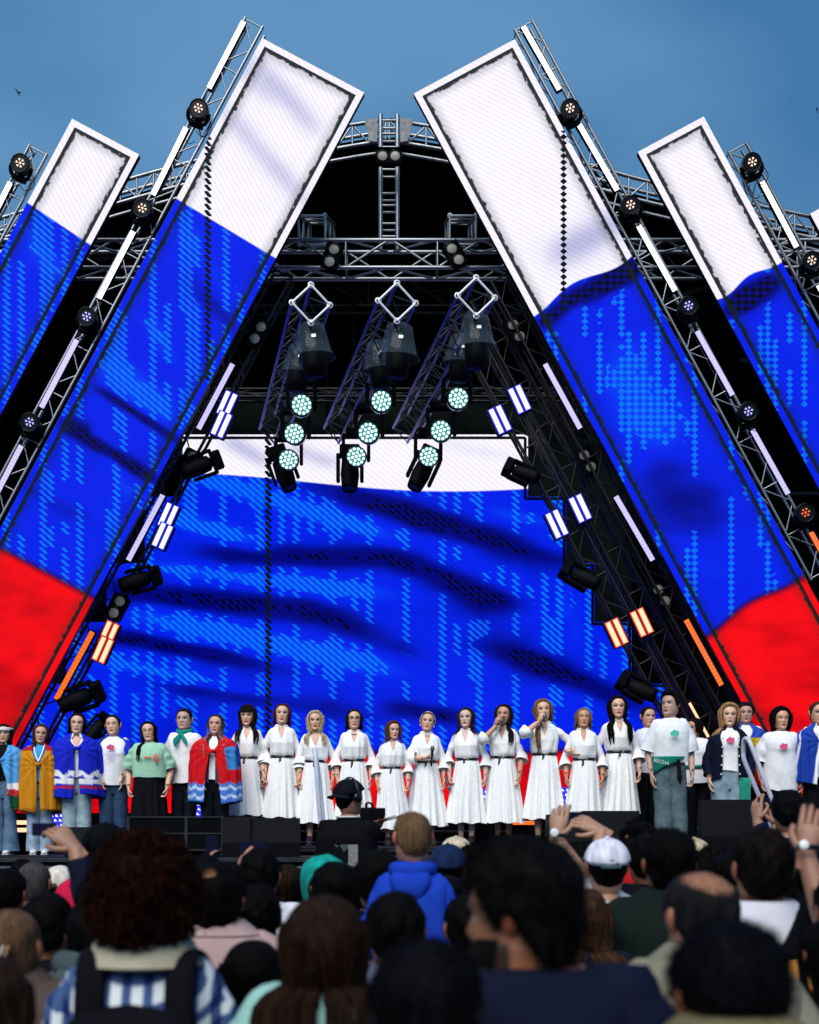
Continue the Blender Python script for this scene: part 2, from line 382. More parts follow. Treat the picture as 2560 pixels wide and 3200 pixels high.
mm = led_mat('screen_right', YP, ((871.5, 197), DR, AR, 242), (524, -.042, 9., .03, 1.6), (1292, -.06, 7., .03, 1.4), folds=[
    (1340, 835, 62, 120, 62, 0, 1.05), (1290, 590, -28, 80, 24, 0, -1.5), (1180, 650, -40, 60, 18, 0, -1.1), (1440, 1050, 20, 110, 60, 0, -.55), (1460, 900, 60, 90, 24, 0, .25), (1470, 1180, 30, 90, 30, 0, .3)],
    dcol=(1187, 275, 660), diamond=True, ang=27, seed=4.1, strand=.9, white_folds=[(1010, 330, -35, 120, 40, 0, .3), (1240, 500, -30, 100, 40, 0, -.7)])
led_screen('tall slanted screen right of centre, with a column of dark diamonds', YP, rect((871.5, 197), DR, AR, 242, 1720), mm, 'slanted flag screens')
mm = led_mat('screen_far_left', YP + .15, ((152, 250), DL, AL, 160), (200, .1), (1000, 0), folds=[(110, 560, 55, 120, 30, 0, .6), (60, 700, 55, 120, 30, 0, .5), (20, 620, 60, 90, 20, 0, -.4)], ang=62, seed=7.7, strand=1.6)
led_screen('narrow slanted screen at the left edge of the picture', YP + .15, rect((152, 250), DL, AL, 160, 1500), mm, 'slanted flag screens')
mm = led_mat('screen_far_right', YP + .15, ((1343, 320), DR, AR, 158), (350, -.05, 6., .05, .5), (1200, 0), folds=[(1590, 615, -28, 60, 26, 0, -1.4), (1560, 640, -30, 40, 18, 0, -1.), (1690, 720, 60, 60, 30, 0, .35)], diamond=True, ang=27, seed=9.2, strand=.9)
led_screen('narrow slanted screen at the right, top against the sky', YP + .15, rect((1343, 320), DR, AR, 158, 1500), mm, 'slanted flag screens')
mm = led_mat('screen_edge_right', YP + .3, ((1706, 450), DR, AR, 158), (330, 0), (1200, 0), diamond=True, ang=27, seed=2.2)
led_screen('corner of a further slanted screen cut by the right edge', YP + .3, rect((1706, 450), DR, AR, 158, 1300), mm, 'slanted flag screens')

YB = 21.0
bf = [(945, 1108, 17, 300, 29, 0, -1.058), (640, 1172, 2, 240, 29, 0, -0.92), (955, 1228, 20, 150, 29, 0, -0.92), (420, 1264, 5, 240, 31.9, 0, -1.012), (760, 1328, 24, 160, 29, 0, -0.69), (390, 1368, 11, 210, 20.3, 0, -0.966),
      (1190, 1425, 21, 180, 26, 0, -0.82), (520, 1468, 9, 260, 23.2, 0, -0.552), (900, 1500, 9, 90, 21.75, 0, -0.828), (1060, 1330, 40, 120, 34.8, 0, -0.368),
      (600, 1060, 17, 260, 20, 0, 1.15), (440, 1112, 18, 120, 20, 0, 1), (560, 1222, 7, 290, 19, 0, 1), (560, 1352, 12, 310, 24, 0, 1.2), (380, 1424, 11, 180, 14, 0, 0.9), (1110, 1092, 10, 80, 15, 0, 0.7), (1000, 1190, 25, 120, 20, 0, 0.35), (1200, 1300, 70, 80, 24, 0, 0.35)]
mm = led_mat('screen_back', YB, None, (1002, .02, 14., .006, 2.4), (1586, 0., 5., .02, 0.), folds=bf, dcol=(565, 905, 1700), ang=40, seed=5.5, strand=1.3, c0=.4, white_folds=[(520, 950, 30, 60, 20, 0, -.6), (660, 960, 20, 60, 18, 0, -.45), (1010, 950, 10, 90, 14, 0, -.2)])
led_screen('wide stepped screen at the back of the stage behind the singers', YB, [(-40, 1712), (1420, 1712), (1420, 1440), (1330, 1440), (1330, 1310), (1252, 1310), (1252, 1186), (1192, 1186), (1192, 1046), (1112, 1046), (1112, 915), (385, 915), (385, 1046), (305, 1046), (305, 1186), (225, 1186), (225, 1310), (140, 1310), (140, 1440), (-40, 1440)], mm)
# narrow metal frame along the top and the stepped right-hand edge of that screen
fr = empty('screen_frame', V(752, 1712, YB - .05)); tag(fr, 'thin metal frame along the stepped edge of the wide back screen', 'frame')
path = [(385, 922), (1106, 922), (1106, 1050), (1188, 1050), (1188, 1190), (1248, 1190), (1248, 1314), (1326, 1314), (1326, 1444), (1420, 1444)]
for a, b in zip(path[:-1], path[1:]):
    q = MB(); tube(q, [V(*a, YB - .06) - fr.location, V(*b, YB - .06) - fr.location], [.022, .022], 8, col=(1, 1, 1), ref=(0, 1, 0)); q.build('frame_tube', M['dark_steel'], fr)

# ------------------------------------------------------------------ trusses
UC = MB(); UC.lathe((0, 0, -.5), (0, 0, 1), [(0, 0), (0, 1), (1, 1), (1, 0)], 9); UCM = UC.mesh('tube_unit')
def rod(name, a, b, r, m, parent, org):
    a = Vector(a); b = Vector(b); d = b - a; L = d.length
    q = d.to_track_quat('Z', 'Y').to_matrix().to_4x4()
    mw = Matrix.Translation((a + b) / 2 - org) @ q @ Matrix.Diagonal((r, r, L, 1))
    return link(name, UCM, parent, m, mw)
UCM.materials.append(M['alu'])
RG = MB()
th_ = np.linspace(0, 2 * np.pi, 14, endpoint=False)
RG.lathe((0, -.004, 0), (0, 1, 0), [(0, .62), (0, 1.0), (.03, 1.0), (.03, .62), (0, .62)], 14); RGM = RG.mesh('chord_end_ring')
def truss(label, A, B, w, h, step, cr=.025, br=.011, m=None, up=(0, 0, 1), roll=0., faces='fbtu', group=None, ends=False, name='truss', bm=None):
    m = m or M['alu']; bm = bm or m; A = Vector(A); B = Vector(B); t = (B - A).normalized(); L = (B - A).length
    side = t.cross(Vector(up)).normalized(); upv = side.cross(t).normalized()
    if roll: q = Matrix.Rotation(roll, 3, t); side = q @ side; upv = q @ upv
    r = empty(name, A if A.z < B.z else B); tag(r, label, 'truss', group); org = r.location.copy()
    def c(i, j, s): return A + t * s + side * (i * w / 2) + upv * (j * h / 2)
    for i in (-1, 1):
        for j in ((-1, 1) if h > 0 else (0,)): rod('chord', c(i, j, 0), c(i, j, L), cr, m, r, org)
    n = max(1, round(L / step))
    fc = {'f': ((-1, -1), (-1, 1)), 'b': ((1, -1), (1, 1)), 't': ((-1, 1), (1, 1)), 'u': ((-1, -1), (1, -1))} if h > 0 else {'f': ((-1, 0), (1, 0))}
    for k, fch in enumerate(faces):
        if fch not in fc: continue
        p, q = fc[fch]
        for s in range(n):
            s0, s1 = L * s / n, L * (s + 1) / n
            a, b = (p, q) if (s + k) % 2 else (q, p)
            rod('brace', c(*a, s0 + .02), c(*b, s1 - .02), br, bm, r, org)
            if s % 2 == 0 or s == 0: rod('brace', c(*p, s0 + .02), c(*q, s0 + .02), br, bm, r, org)
        rod('brace', c(*p, L - .02), c(*q, L - .02), br, bm, r, org)
    if ends:
        for p, q in (((-1, -1), (-1, 1)), ((-1, 1), (1, 1)), ((1, 1), (1, -1)), ((1, -1), (-1, -1))): rod('end_brace', c(*p, -.002), c(*q, -.002), .013, M['e_ring'], r, org)
        for i in (-1, 1):
            for j in (-1, 1):
                p = c(i, j, -.004) - org; o = link('chord_end', RGM, r, M['e_ring'], Matrix.Translation(p) @ (-t).to_track_quat('-Y', 'Z').to_matrix().to_4x4() @ Matrix.Diagonal((.036, .036, .036, 1)))
    return r
M['e_ring'] = mat('bright_tube_end', (.8, .82, .85), .5, .3, .05)
# main horizontal beam, two trusses deep
truss('front horizontal truss beam crossing the stage under the arch', V(-40, 547, 19.6), V(1780, 547, 19.6), .40, .27 * 1.4, .62, .030, .017, faces='fbtu', group='horizontal roof beams', name='beam_truss', up=(0, 0, 1))
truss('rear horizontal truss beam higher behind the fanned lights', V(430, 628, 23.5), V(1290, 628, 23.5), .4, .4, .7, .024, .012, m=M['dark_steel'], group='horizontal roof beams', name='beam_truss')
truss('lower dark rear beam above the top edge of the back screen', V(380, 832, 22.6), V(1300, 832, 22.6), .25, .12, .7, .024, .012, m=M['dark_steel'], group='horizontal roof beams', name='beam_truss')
# vertical mast in the middle
mast = truss('vertical ladder truss hanging from the crown of the arch', V(819.5, 520, 19.75), V(819.5, 250, 19.75), .235, .22, .42, .033, .014, up=(0, 1, 0), faces='', name='mast_truss')
for yv in (505, 478, 440, 415, 365, 318, 290, 262):
    for dy in (-.11, .11):
        p = V(819.5, yv, 19.75); rod('rung', p + Vector((-.118, dy, 0)), p + Vector((.118, dy, 0)), .017, M['alu'], mast, mast.location.copy())
# small box truss stubs standing on the beam
for (xx, lab) in ((657, 'small square truss stub on the beam left of the mast'), (975, 'small square truss stub on the beam right of the mast')):
    truss(lab, V(xx, 484, 19.35), V(xx + (857 - xx) * .12, 500, 21.6), .36, .36, .45, .022, .010, m=M['alu'], group='square truss stubs', ends=True)
# three level trusses fanned forward over the stage
FING = []
for (ax, ay, bx, by, lab) in ((655, 640, 568 + 10, 905, 'left of the three forward trusses ending in a diamond'), (836, 636, 705 + 8, 903, 'middle of the three forward trusses ending in a diamond'), (1003, 625, 850 + 8, 902, 'right of the three forward trusses ending in a diamond')):
    A = V(ax, ay, 15.2); B = V(bx, by, 15.2 * (HY / K - ay) / (HY / K - by)); B.z = A.z
    truss(lab, A, B, .29, .29, .36, .019, .008, m=M['finger'], bm=M['dark_steel'], roll=R(45), group='forward trusses with diamond ends', ends=True)
    FING.append((A, B))
# arch of the roof
AR_Y = 20.6
def arch_pt(x, dy=0.):                                # measured outline of the arch in view pixels
    xs = [-900, -60, 0, 100, 200, 300, 380, 560, 680, 760, 815, 870, 950, 1070, 1240, 1340, 1450, 1560, 1650, 1725, 1790, 2630]
    ys = [760, 482, 458, 427, 396, 367, 345, 300, 272, 258, 250, 258, 272, 300, 345, 374, 400, 424, 442, 458, 474, 760]
    return V(x, float(np.interp(x, xs, ys)) + dy, AR_Y)
for (x0, x1, lab) in ((812, -60, 'left half of the arched roof truss falling to the left edge'), (820, 1790, 'right half of the arched roof truss falling to the right edge')):
    r = empty('arch_truss', arch_pt(x1, 45)); tag(r, lab, 'truss', 'arched roof trusses'); org = r.location.copy()
    xs = np.linspace(x0, x1, 26)
    for dz, yy in ((2, 0), (46, 0), (2, .35), (46, .35)):
        q = MB(); tube(q, [np.array(arch_pt(x, dz) - org) + (0, yy, 0) for x in xs], [.030] * 26, 8, ref=(0, 1, 0)); q.build('chord', M['alu'], r)
    for i, (xa, xb) in enumerate(zip(xs[:-1], xs[1:])):
        rod('brace', arch_pt(xa, 2), arch_pt(xa, 46), .016, M['alu'], r, org)
        rod('brace', arch_pt(xa, 46 if i % 2 else 2), arch_pt(xb, 2 if i % 2 else 46), .014, M['alu'], r, org)
for sx in (-1, 1):
    q = MB(); c = V(819 + sx * 33, 276, AR_Y - .12); q.add([(sx * -.06, 0, -.16), (sx * .05, 0, -.14), (sx * .13, 0, .17), (sx * -.06, 0, .19), (sx * -.06, .03, -.16), (sx * .05, .03, -.14), (sx * .13, .03, .17), (sx * -.06, .03, .19)],
        np.array([(0, 1, 2, 3), (7, 6, 5, 4), (0, 4, 5, 1), (1, 5, 6, 2), (2, 6, 7, 3), (3, 7, 4, 0)]))
    o = q.build('gusset_plate', M['gusset'] if 'gusset' in M else M['alu'], None, False); o.location = c; tag(o, 'grey gusset plate at the arch crown, %s of the mast' % ('left' if sx < 0 else 'right'), 'plate', 'gusset plates')
# roof membrane: black barrel vault behind the arch, and the curtains closing the stage house
roof = empty('stage_roof', (0, 24.5, 5)); tag(roof, 'black arched fabric roof over the stage', 'roof')
xs = np.linspace(-900, 2630, 60); q = MB(); vv = []
for yy in (AR_Y + .42, 27.6):
    for x in xs:
        p = arch_pt(x, 6); vv.append((p.x, yy - 24.5, p.z - 5))
q.add(vv, gridf(2, 60, False)); q.build('membrane', M['drape'], roof)
for k_, x in enumerate(np.linspace(40, 1690, 12)):
    p = arch_pt(x, 16); rod('purlin', (p.x, AR_Y + .5, p.z), (p.x, 27.5, p.z), .028, M['dark_steel'], roof, Vector((0, 24.5, 5)))
q = MB(); vv = []; nx = 160
for i in range(nx):
    x = xs[0] + (xs[-1] - xs[0]) * i / (nx - 1); p = arch_pt(x, 8); wv = .06 * math.sin(i * 1.9) + .03 * math.sin(i * .7)
    vv += [(p.x, 27.4 + wv, SZ), (p.x, 27.4 + wv, p.z - .02)]
q.add(vv, np.array([[2 * i, 2 * i + 2, 2 * i + 3, 2 * i + 1] for i in range(nx - 1)]))
tag(q.build('backdrop_curtain', M['drape']), 'black curtain closing the back of the stage house', 'curtain')
q = MB(); a = V(380, 836, 23.2); b = V(1330, 905, 23.2); vv = []
for i in range(40):
    x = a.x + (b.x - a.x) * i / 39; vv += [(x, 23.2 + .03 * math.sin(i * 1.3), 5.0), (x, 23.2 + .03 * math.sin(i * 1.3), a.z)]
q.add(vv, np.array([[2 * i, 2 * i + 2, 2 * i + 3, 2 * i + 1] for i in range(39)]))
tag(q.build('rear_curtain', M['green_wall']), 'dull dark green cloth strip showing above the back screen', 'curtain')

# slanted trusses beside the screens. s, t are along and across the panel, in view pixels
def sl(tl, D, A, s, t, Y): return V(tl[0] + D[0] * s + A[0] * t, tl[1] + D[1] * s + A[1] * t, Y)
TLL, TLR = (552, 80), (871.5, 197)
truss('slanted truss along the left edge of the tall left screen', sl(TLL, DL, AL, -14, -24, YP + .12), sl(TLL, DL, AL, 1250, -24, YP + .12), .26, .22, .34, .022, .010, up=(0, 1, 0), faces='fu', group='slanted trusses beside the screens')
truss('slanted truss along the right edge of the tall right screen', sl(TLR, DR, AR, -10, 242 + 24, YP + .12), sl(TLR, DR, AR, 1300, 242 + 24, YP + .12), .26, .22, .34, .022, .010, up=(0, 1, 0), faces='fu', group='slanted trusses beside the screens')
truss('slanted truss beside the narrow left screen at the picture edge', sl((152, 250), DL, AL, 95, -24, YP + .25), sl((152, 250), DL, AL, 420, -24, YP + .25), .26, .22, .34, .022, .010, up=(0, 1, 0), faces='fu', group='slanted trusses beside the screens')
truss('slanted truss beside the narrow right screen', sl((1343, 320), DR, AR, 95, 182, YP + .25), sl((1343, 320), DR, AR, 700, 182, YP + .25), .26, .22, .34, .022, .010, up=(0, 1, 0), faces='fu', group='slanted trusses beside the screens')
# inner slanted trusses carrying the bars, strobes and blinders
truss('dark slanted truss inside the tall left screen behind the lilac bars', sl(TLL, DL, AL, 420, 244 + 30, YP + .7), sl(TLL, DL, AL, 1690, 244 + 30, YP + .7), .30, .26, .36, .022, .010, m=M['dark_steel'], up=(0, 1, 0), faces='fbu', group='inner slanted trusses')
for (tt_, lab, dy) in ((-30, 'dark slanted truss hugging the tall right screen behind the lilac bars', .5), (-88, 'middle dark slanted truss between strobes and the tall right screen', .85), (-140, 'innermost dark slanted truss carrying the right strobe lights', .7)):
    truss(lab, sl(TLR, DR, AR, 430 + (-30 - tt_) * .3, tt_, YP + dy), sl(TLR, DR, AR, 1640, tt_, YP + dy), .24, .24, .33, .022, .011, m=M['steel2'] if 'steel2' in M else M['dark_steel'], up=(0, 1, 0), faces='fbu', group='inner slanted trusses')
# side masts and dark roof rigging seen between the screens
for i, (x0, y0, x1, y1, Y, lab) in enumerate(((200, 545, 470, 545, 21.5, 'thin rear pipe at the left between two screens'), (1380, 640, 1760, 520, 21.8, 'raking rear pipe at the right between two screens'), (690, 600, 690, 900, 22.8, 'upright dark pipe behind the left forward truss'), (745, 600, 745, 905, 23.0, 'upright dark pipe behind the middle forward truss'), (955, 600, 955, 905, 22.9, 'upright dark pipe behind the right forward truss'), (1040, 600, 1040, 905, 23.0, 'upright dark pipe right of the covered lights'), (560, 660, 1120, 660, 22.4, 'level dark pipe behind the diamond ends'), (1240, 350, 1420, 560, 21.2, 'raking dark pipe above the right light bars'), (1560, 760, 1725, 760, 20.5, 'level dark pipe near the right edge at mid height'), (1600, 1040, 1740, 1040, 20.5, 'level dark pipe near the right edge below the wash light'))):
    q = MB(); a = V(x0, y0, Y); b = V(x1, y1, Y); tube(q, [np.zeros(3), np.array(b - a)], [.03, .03], 8, ref=(0, 1, 0)); o = q.build('rigging_pipe', M['dark_steel']); o.location = a; tag(o, lab, 'pipe', 'dark rigging pipes')

# ------------------------------------------------------------------ light fixtures, each built once and copied with its parts
PROTO = {}
def proto(key, parts): PROTO[key] = parts
def spawn(key, name, label, cat, loc, roll=0., pitch=0., yaw=0., sc_=1., group=None, mats=None):
    r = empty(name, loc, (0, 0, 0), sc_); r.rotation_euler = (Matrix.Rotation(roll, 4, 'Y') @ Matrix.Rotation(yaw, 4, 'Z') @ Matrix.Rotation(pitch, 4, 'X')).to_euler()
    tag(r, label, cat, group); done = {}
    for (nm, me, mt, par) in PROTO[key]:
        if mats and mt in mats: mt = mats[mt]
        o = link(nm, me, done.get(par, r), M[mt] if isinstance(mt, str) else mt); done[nm] = o
    return r
def mk_(fn, nm, smooth=True): q = MB(); fn(q); return q.mesh(nm, smooth)
# LED bar, 1 m long along local Z, face towards -Y
b1 = mk_(lambda q: q.box((0, .045, 0), (.088, .07, 1.03), bev=.008), 'bar_housing', False)
b2 = mk_(lambda q: [q.box((0, .004, -.475 + .05 * i), (.066, .012, .0465)) for i in range(20)], 'bar_diffuser', False)
b3 = mk_(lambda q: [q.box((sx * .0, .10, z), (.05, .05, .05), bev=.008) for sx in (0,) for z in (-.4, .4)], 'bar_clamp', False)
proto('bar', [('housing', b1, 'black', None), ('diffuser', b2, 'e_white', None), ('clamp', b3, 'black', None)])
# small wash light with seven lenses
w1 = mk_(lambda q: q.lathe((0, 0, 0), (0, 1, 0), [(-.03, .118), (-.05, .125), (-.05, .135), (0, .142), (.06, .14), (.10, .125), (.105, .135), (.125, .135), (.13, .115), (.15, .12), (.17, .10), (.19, .105), (.22, .06), (.22, 0)], 24), 'head')
w2 = mk_(lambda q: q.lathe((0, 0, 0), (0, 1, 0), [(-.032, 0), (-.032, .117)], 24), 'front_glass')
w3 = mk_(lambda q: (tube(q, [(-.145, .06, 0), (-.15, .06, -.08), (-.10, .10, -.155), (.10, .10, -.155), (.15, .06, -.08), (.145, .06, 0)], [(.014, .03)] * 6, 8, 16, ref=(0, 1, 0)), q.box((0, .10, -.19), (.20, .14, .05), bev=.01)), 'yoke')
def led_at(px, pz, rr, nm='led', shape=6):
    q = MB(); q.lathe((px, 0, pz), (0, 1, 0), [(-.05, 0), (-.047, rr * .75), (-.033, rr)], shape); return q.mesh(nm)
def wedge_at(a, rr):
    px, pz = .05 * math.cos(a), .05 * math.sin(a); q = MB(); vs = [(px + rr * math.cos(a + o) * k, -.045, pz + rr * math.sin(a + o) * k) for o, k in ((math.pi, 1.0), (R(55), .95), (R(-55), .95))]
    vs += [(x, -.033, z) for x, y, z in vs]; q.add(vs, [np.array([[0, 2, 1]]), np.array([[0, 1, 4, 3], [1, 2, 5, 4], [2, 0, 3, 5]])]); return q.mesh('led', False)
wc = mk_(lambda q: (tube(q, [(.12, .12, -.05), (.20, .12, -.10), (.22, .14, -.22), (.12, .14, -.30), (.02, .12, -.26)], [.006] * 5, 6, 16, ref=(0, 1, 0)), tube(q, [(-.06, .14, -.24), (-.14, .15, -.34), (-.04, .15, -.46), (.05, .14, -.40)], [.005] * 4, 6, 14, ref=(0, 1, 0))), 'cable')
proto('wash', [('cable', wc, 'black', None), ('head', w1, 'black_gloss', None), ('front_glass', w2, 'black_gloss', None), ('yoke', w3, 'black', None)] + [('led', led_at(0, 0, .017), 'e_warm', None)] + [('led', wedge_at(R(60 * k), .021), 'e_warm', None) for k in range(6)])
# two-lamp audience blinder
n1 = mk_(lambda q: (q.box((0, .06, 0), (.22, .10, .44), bev=.02), q.box((-.125, .05, 0), (.02, .14, .40), bev=.005), q.box((.125, .05, 0), (.02, .14, .40), bev=.005)), 'housing', False)
n2 = [mk_(lambda q, z=z: q.lathe((0, .008, z), (0, 1, 0), [(-.012, 0), (-.010, .05), (0., .078)], 20), 'lamp_glass') for z in (-.105, .105)]
n3 = [mk_(lambda q, z=z: q.lathe((0, .008, z), (0, 1, 0), [(0, .08), (-.015, .083), (-.015, .095), (.02, .10)], 20), 'lamp_rim') for z in (-.105, .105)]
proto('blinder', [('housing', n1, 'black', None), ('lamp_rim', n3[0], 'black_gloss', None), ('lamp_rim', n3[1], 'black_gloss', None), ('lamp_glass', n2[0], 'lens', None), ('lamp_glass', n2[1], 'lens', None)])
# strobe with two bright tubes
s1 = mk_(lambda q: (q.box((0, .07, 0), (.25, .10, .42), bev=.015), q.box((0, .14, 0), (.16, .06, .2), bev=.01)), 'housing', False)
s2 = mk_(lambda q: [q.box((x, .016, 0), (.098, .010, .40)) for x in (-.058, .058)], 'reflector', False)  # reflector glows by itself, standing in for the tubes' coloured halo
s3 = [mk_(lambda q, x=x: q.box((x, .006, 0), (.062, .014, .37), bev=.004), 'strobe_tube', False) for x in (-.058, .058)]
proto('strobe', [('housing', s1, 'black', None), ('reflector', s2, 'e_blue', None), ('strobe_tube', s3[0], 'e_bluewhite', None), ('strobe_tube', s3[1], 'e_bluewhite', None)])
# moving wash head with nineteen lenses, hanging, face towards -Y
m1 = mk_(lambda q: q.box((0, .05, .36), (.30, .26, .12), bev=.02), 'base', False)
m2 = mk_(lambda q: (q.box((-.185, .05, .14), (.05, .12, .40), bev=.015), q.box((.185, .05, .14), (.05, .12, .40), bev=.015), q.box((0, .05, .30), (.40, .13, .06), bev=.015)), 'yoke', False)
m3 = mk_(lambda q: q.lathe((0, 0, 0), (0, 1, 0), [(-.10, .135), (-.115, .14), (-.115, .152), (-.06, .158), (.06, .15), (.12, .12), (.14, .06), (.14, 0)], 28), 'head')
m4 = mk_(lambda q: q.lathe((0, 0, 0), (0, 1, 0), [(-.098, 0), (-.098, .136)], 28), 'lens_plate')
leds = []
for ring, nn in ((0, 1), (.056, 6), (.110, 12)):
    for k in range(nn):
        a = R(360 / nn * k + 15); q = MB(); q.lathe((ring * math.cos(a), 0, ring * math.sin(a)), (0, 1, 0), [(-.118, 0), (-.115, .012), (-.099, .0215)], 8); leds.append(('led', q.mesh('led'), 'e_cyan', None))
proto('movwash', [('base', m1, 'black', None), ('yoke', m2, 'black', None), ('head', m3, 'black_gloss', None), ('lens_plate', m4, 'e_cyan_dim', None)] + leds)
# beam moving head, hanging, barrel tilted down
p1 = mk_(lambda q: q.box((0, .02, .34), (.28, .24, .14), bev=.02), 'base', False)
p2 = mk_(lambda q: (q.box((-.165, .02, .10), (.05, .13, .40), bev=.018), q.box((.165, .02, .10), (.05, .13, .40), bev=.018), q.box((0, .02, .27), (.36, .13, .05), bev=.015)), 'yoke', False)
p3 = mk_(lambda q: q.lathe((0, .02, .10), (0, -.25, -1), [(-.14, 0), (-.14, .07), (-.10, .115), (.10, .13), (.26, .115), (.33, .105), (.33, .085), (.31, .08)], 22), 'barrel')
p4 = mk_(lambda q: q.lathe((0, .02, .10), (0, -.25, -1), [(.315, 0), (.315, .082)], 22), 'lens')
proto('beam', [('base', p1, 'black', None), ('yoke', p2, 'black', None), ('barrel', p3, 'plastic', None), ('lens', p4, 'black_gloss', None)])
# beam head under a clear rain cover
c1 = mk_(lambda q: q.lathe((0, 0, 0), (0, 0, 1), [(.40, .02), (.385, .13), (.36, .165), (.20, .20), (.05, .235), (-.02, .265), (-.035, .285), (-.045, .265)], 30), 'rain_cover')
c2 = mk_(lambda q: (q.box((0, 0, .27), (.24, .24, .12), bev=.02), q.lathe((0, 0, .18), (0, 0, -1), [(-.02, .0), (-.02, .14), (.30, .15), (.44, .13), (.44, 0)], 20)), 'head')
c3 = mk_(lambda q: q.box((.03, -.215, .17), (.055, .006, .04), rot=(R(-10), 0, 0)), 'sticker', False)
proto('covered', [('head', c2, 'plastic', None), ('rain_cover', c1, 'polythene', None), ('sticker', c3, 'e_ring', None)])

D2 = math.atan2(.471, .882)                            # lean of the screens
def bar(a, b, Y, label, em, grp):
    p = (Vector(V(*a, Y)) + Vector(V(*b, Y))) / 2; d = V(*a, Y) - V(*b, Y)
    spawn('bar', 'led_bar', label, 'light bar', p, roll=math.atan2(d.x, d.z), group=grp, mats={'e_white': em}, sc_=d.length / 1.0)
ORD = ['uppermost', 'second from top', 'third from top', 'fourth from top', 'fifth from top', 'sixth from top']
for i, (a, b, em) in enumerate((((513, 45), (440, 185), 'e_white'), ((392, 268), (322, 410), 'e_white'), ((281, 487), (208, 628), 'e_white'), ((162, 715), (87, 858), 'e_lilac'), ((45, 938), (-28, 1080), 'e_lilac'))):
    bar(a, b, YP - .02, ORD[i] + ' light bar on truss left of the tall left screen', em, 'light bars on the left outer truss')
for i, (a, b, em) in enumerate((((1102, 55), (1178, 188), 'e_white'), ((1220, 262), (1300, 400), 'e_white'), ((1345, 475), (1422, 612), 'e_white'), ((1468, 697), (1543, 832), 'e_lilac'), ((1585, 905), (1660, 1040), 'e_lilac'), ((1708, 1120), (1782, 1258), 'e_orange'))):
    bar(a, b, YP - .02, ORD[i] + ' light bar on truss right of the tall right screen', em, 'light bars on the right outer truss')
bar((22, 383), (-50, 525), YP + .1, 'white light bar cut by the left edge beside narrow screen', 'e_white', 'light bars at the picture edges')
bar((1605, 382), (1678, 520), YP + .1, 'white light bar beside the narrow right screen', 'e_white', 'light bars at the picture edges')
bar((1724, 600), (1796, 738), YP + .1, 'light bar barely showing at the right edge', 'e_white', 'light bars at the picture edges')
for i, (a, b, em) in enumerate((((490, 766), (418, 903), 'e_lilac'), ((343, 1042), (270, 1180), 'e_lilac'), ((195, 1330), (118, 1473), 'e_orange'))):
    bar(a, b, YP + .42, ('upper lilac', 'lower lilac', 'bottom orange')[i] + ' light bar at inner edge of the tall left screen', em, 'light bars on the left inner truss')
for i, (a, b, em) in enumerate((((1148, 766), (1222, 902), 'e_lilac'), ((1297, 1045), (1375, 1180), 'e_lilac'), ((1445, 1305), (1520, 1443), 'e_orange'), ((1452, 1480), (1492, 1552), 'e_peach'))):
    bar(a, b, YP + .2, ('upper lilac', 'lower lilac', 'long orange', 'short peach')[i] + ' light bar at inner edge of the tall right screen', em, 'light bars on the right inner truss')
for i, (x, y, em, lab) in enumerate(((419, 230, 'e_warm', 'uppermost wash light left of the tall left screen, against sky'), (301, 440, 'e_warm', 'second wash light down, left of the tall left screen'), (184, 668, 'e_violet', 'third wash light down, left of the tall left screen, blue'), (64, 890, 'e_violet', 'lowest wash light left of the tall left screen, blue'), (44, 345, 'e_warm', 'wash light above the bar at the left edge, against sky'),
        (1200, 230, 'e_warm', 'uppermost wash light right of the tall right screen, against sky'), (1327, 433, 'e_warm', 'second wash light down, right of the tall right screen'), (1449, 645, 'e_violet', 'third wash light down, right of the tall right screen, blue'), (1575, 867, 'e_violet', 'fourth wash light down, right of the tall right screen, blue'), (1695, 1080, 'e_orange', 'orange wash light low at the right edge'), (1583, 343, 'e_warm', 'wash light above narrow right screen bar, against sky'), (1708, 550, 'e_warm', 'wash light at the right edge under the white bar'))):
    spawn('wash', 'wash_light', lab, 'stage light', V(x, y, YP - .16), roll=(-D2 if x > 800 else D2) * .7, pitch=R(4), sc_=.9, group='seven-lens wash lights', mats={'e_warm': em})
for i, (x, y, rl, lab) in enumerate(((819, 327, R(90), 'two-lamp blinder on the mast under the arch crown'), (699, 537, R(20), 'two-lamp blinder on the beam left of centre'), (959, 534, R(-32), 'two-lamp blinder on the beam right of centre'), (543, 700, R(28), 'unlit two-lamp blinder beside the tall left screen, upper'), (246, 1278, R(28), 'unlit two-lamp blinder low beside the tall left screen'), (1088, 695, R(-30), 'unlit two-lamp blinder at top of the inner right truss'), (1238, 970, R(-30), 'unlit two-lamp blinder halfway down the inner right truss'), (1394, 1253, R(-32), 'unlit two-lamp blinder low on the inner right truss'), (398, 973, R(28), 'unlit two-lamp blinder by the dark spotlight, left screen'))):
    spawn('blinder', 'blinder_light', lab, 'stage light', V(x, y, 19.25 if i < 3 else 18.95), roll=rl, group='two-lamp blinders', sc_=.82 if i == 0 else 0.85)
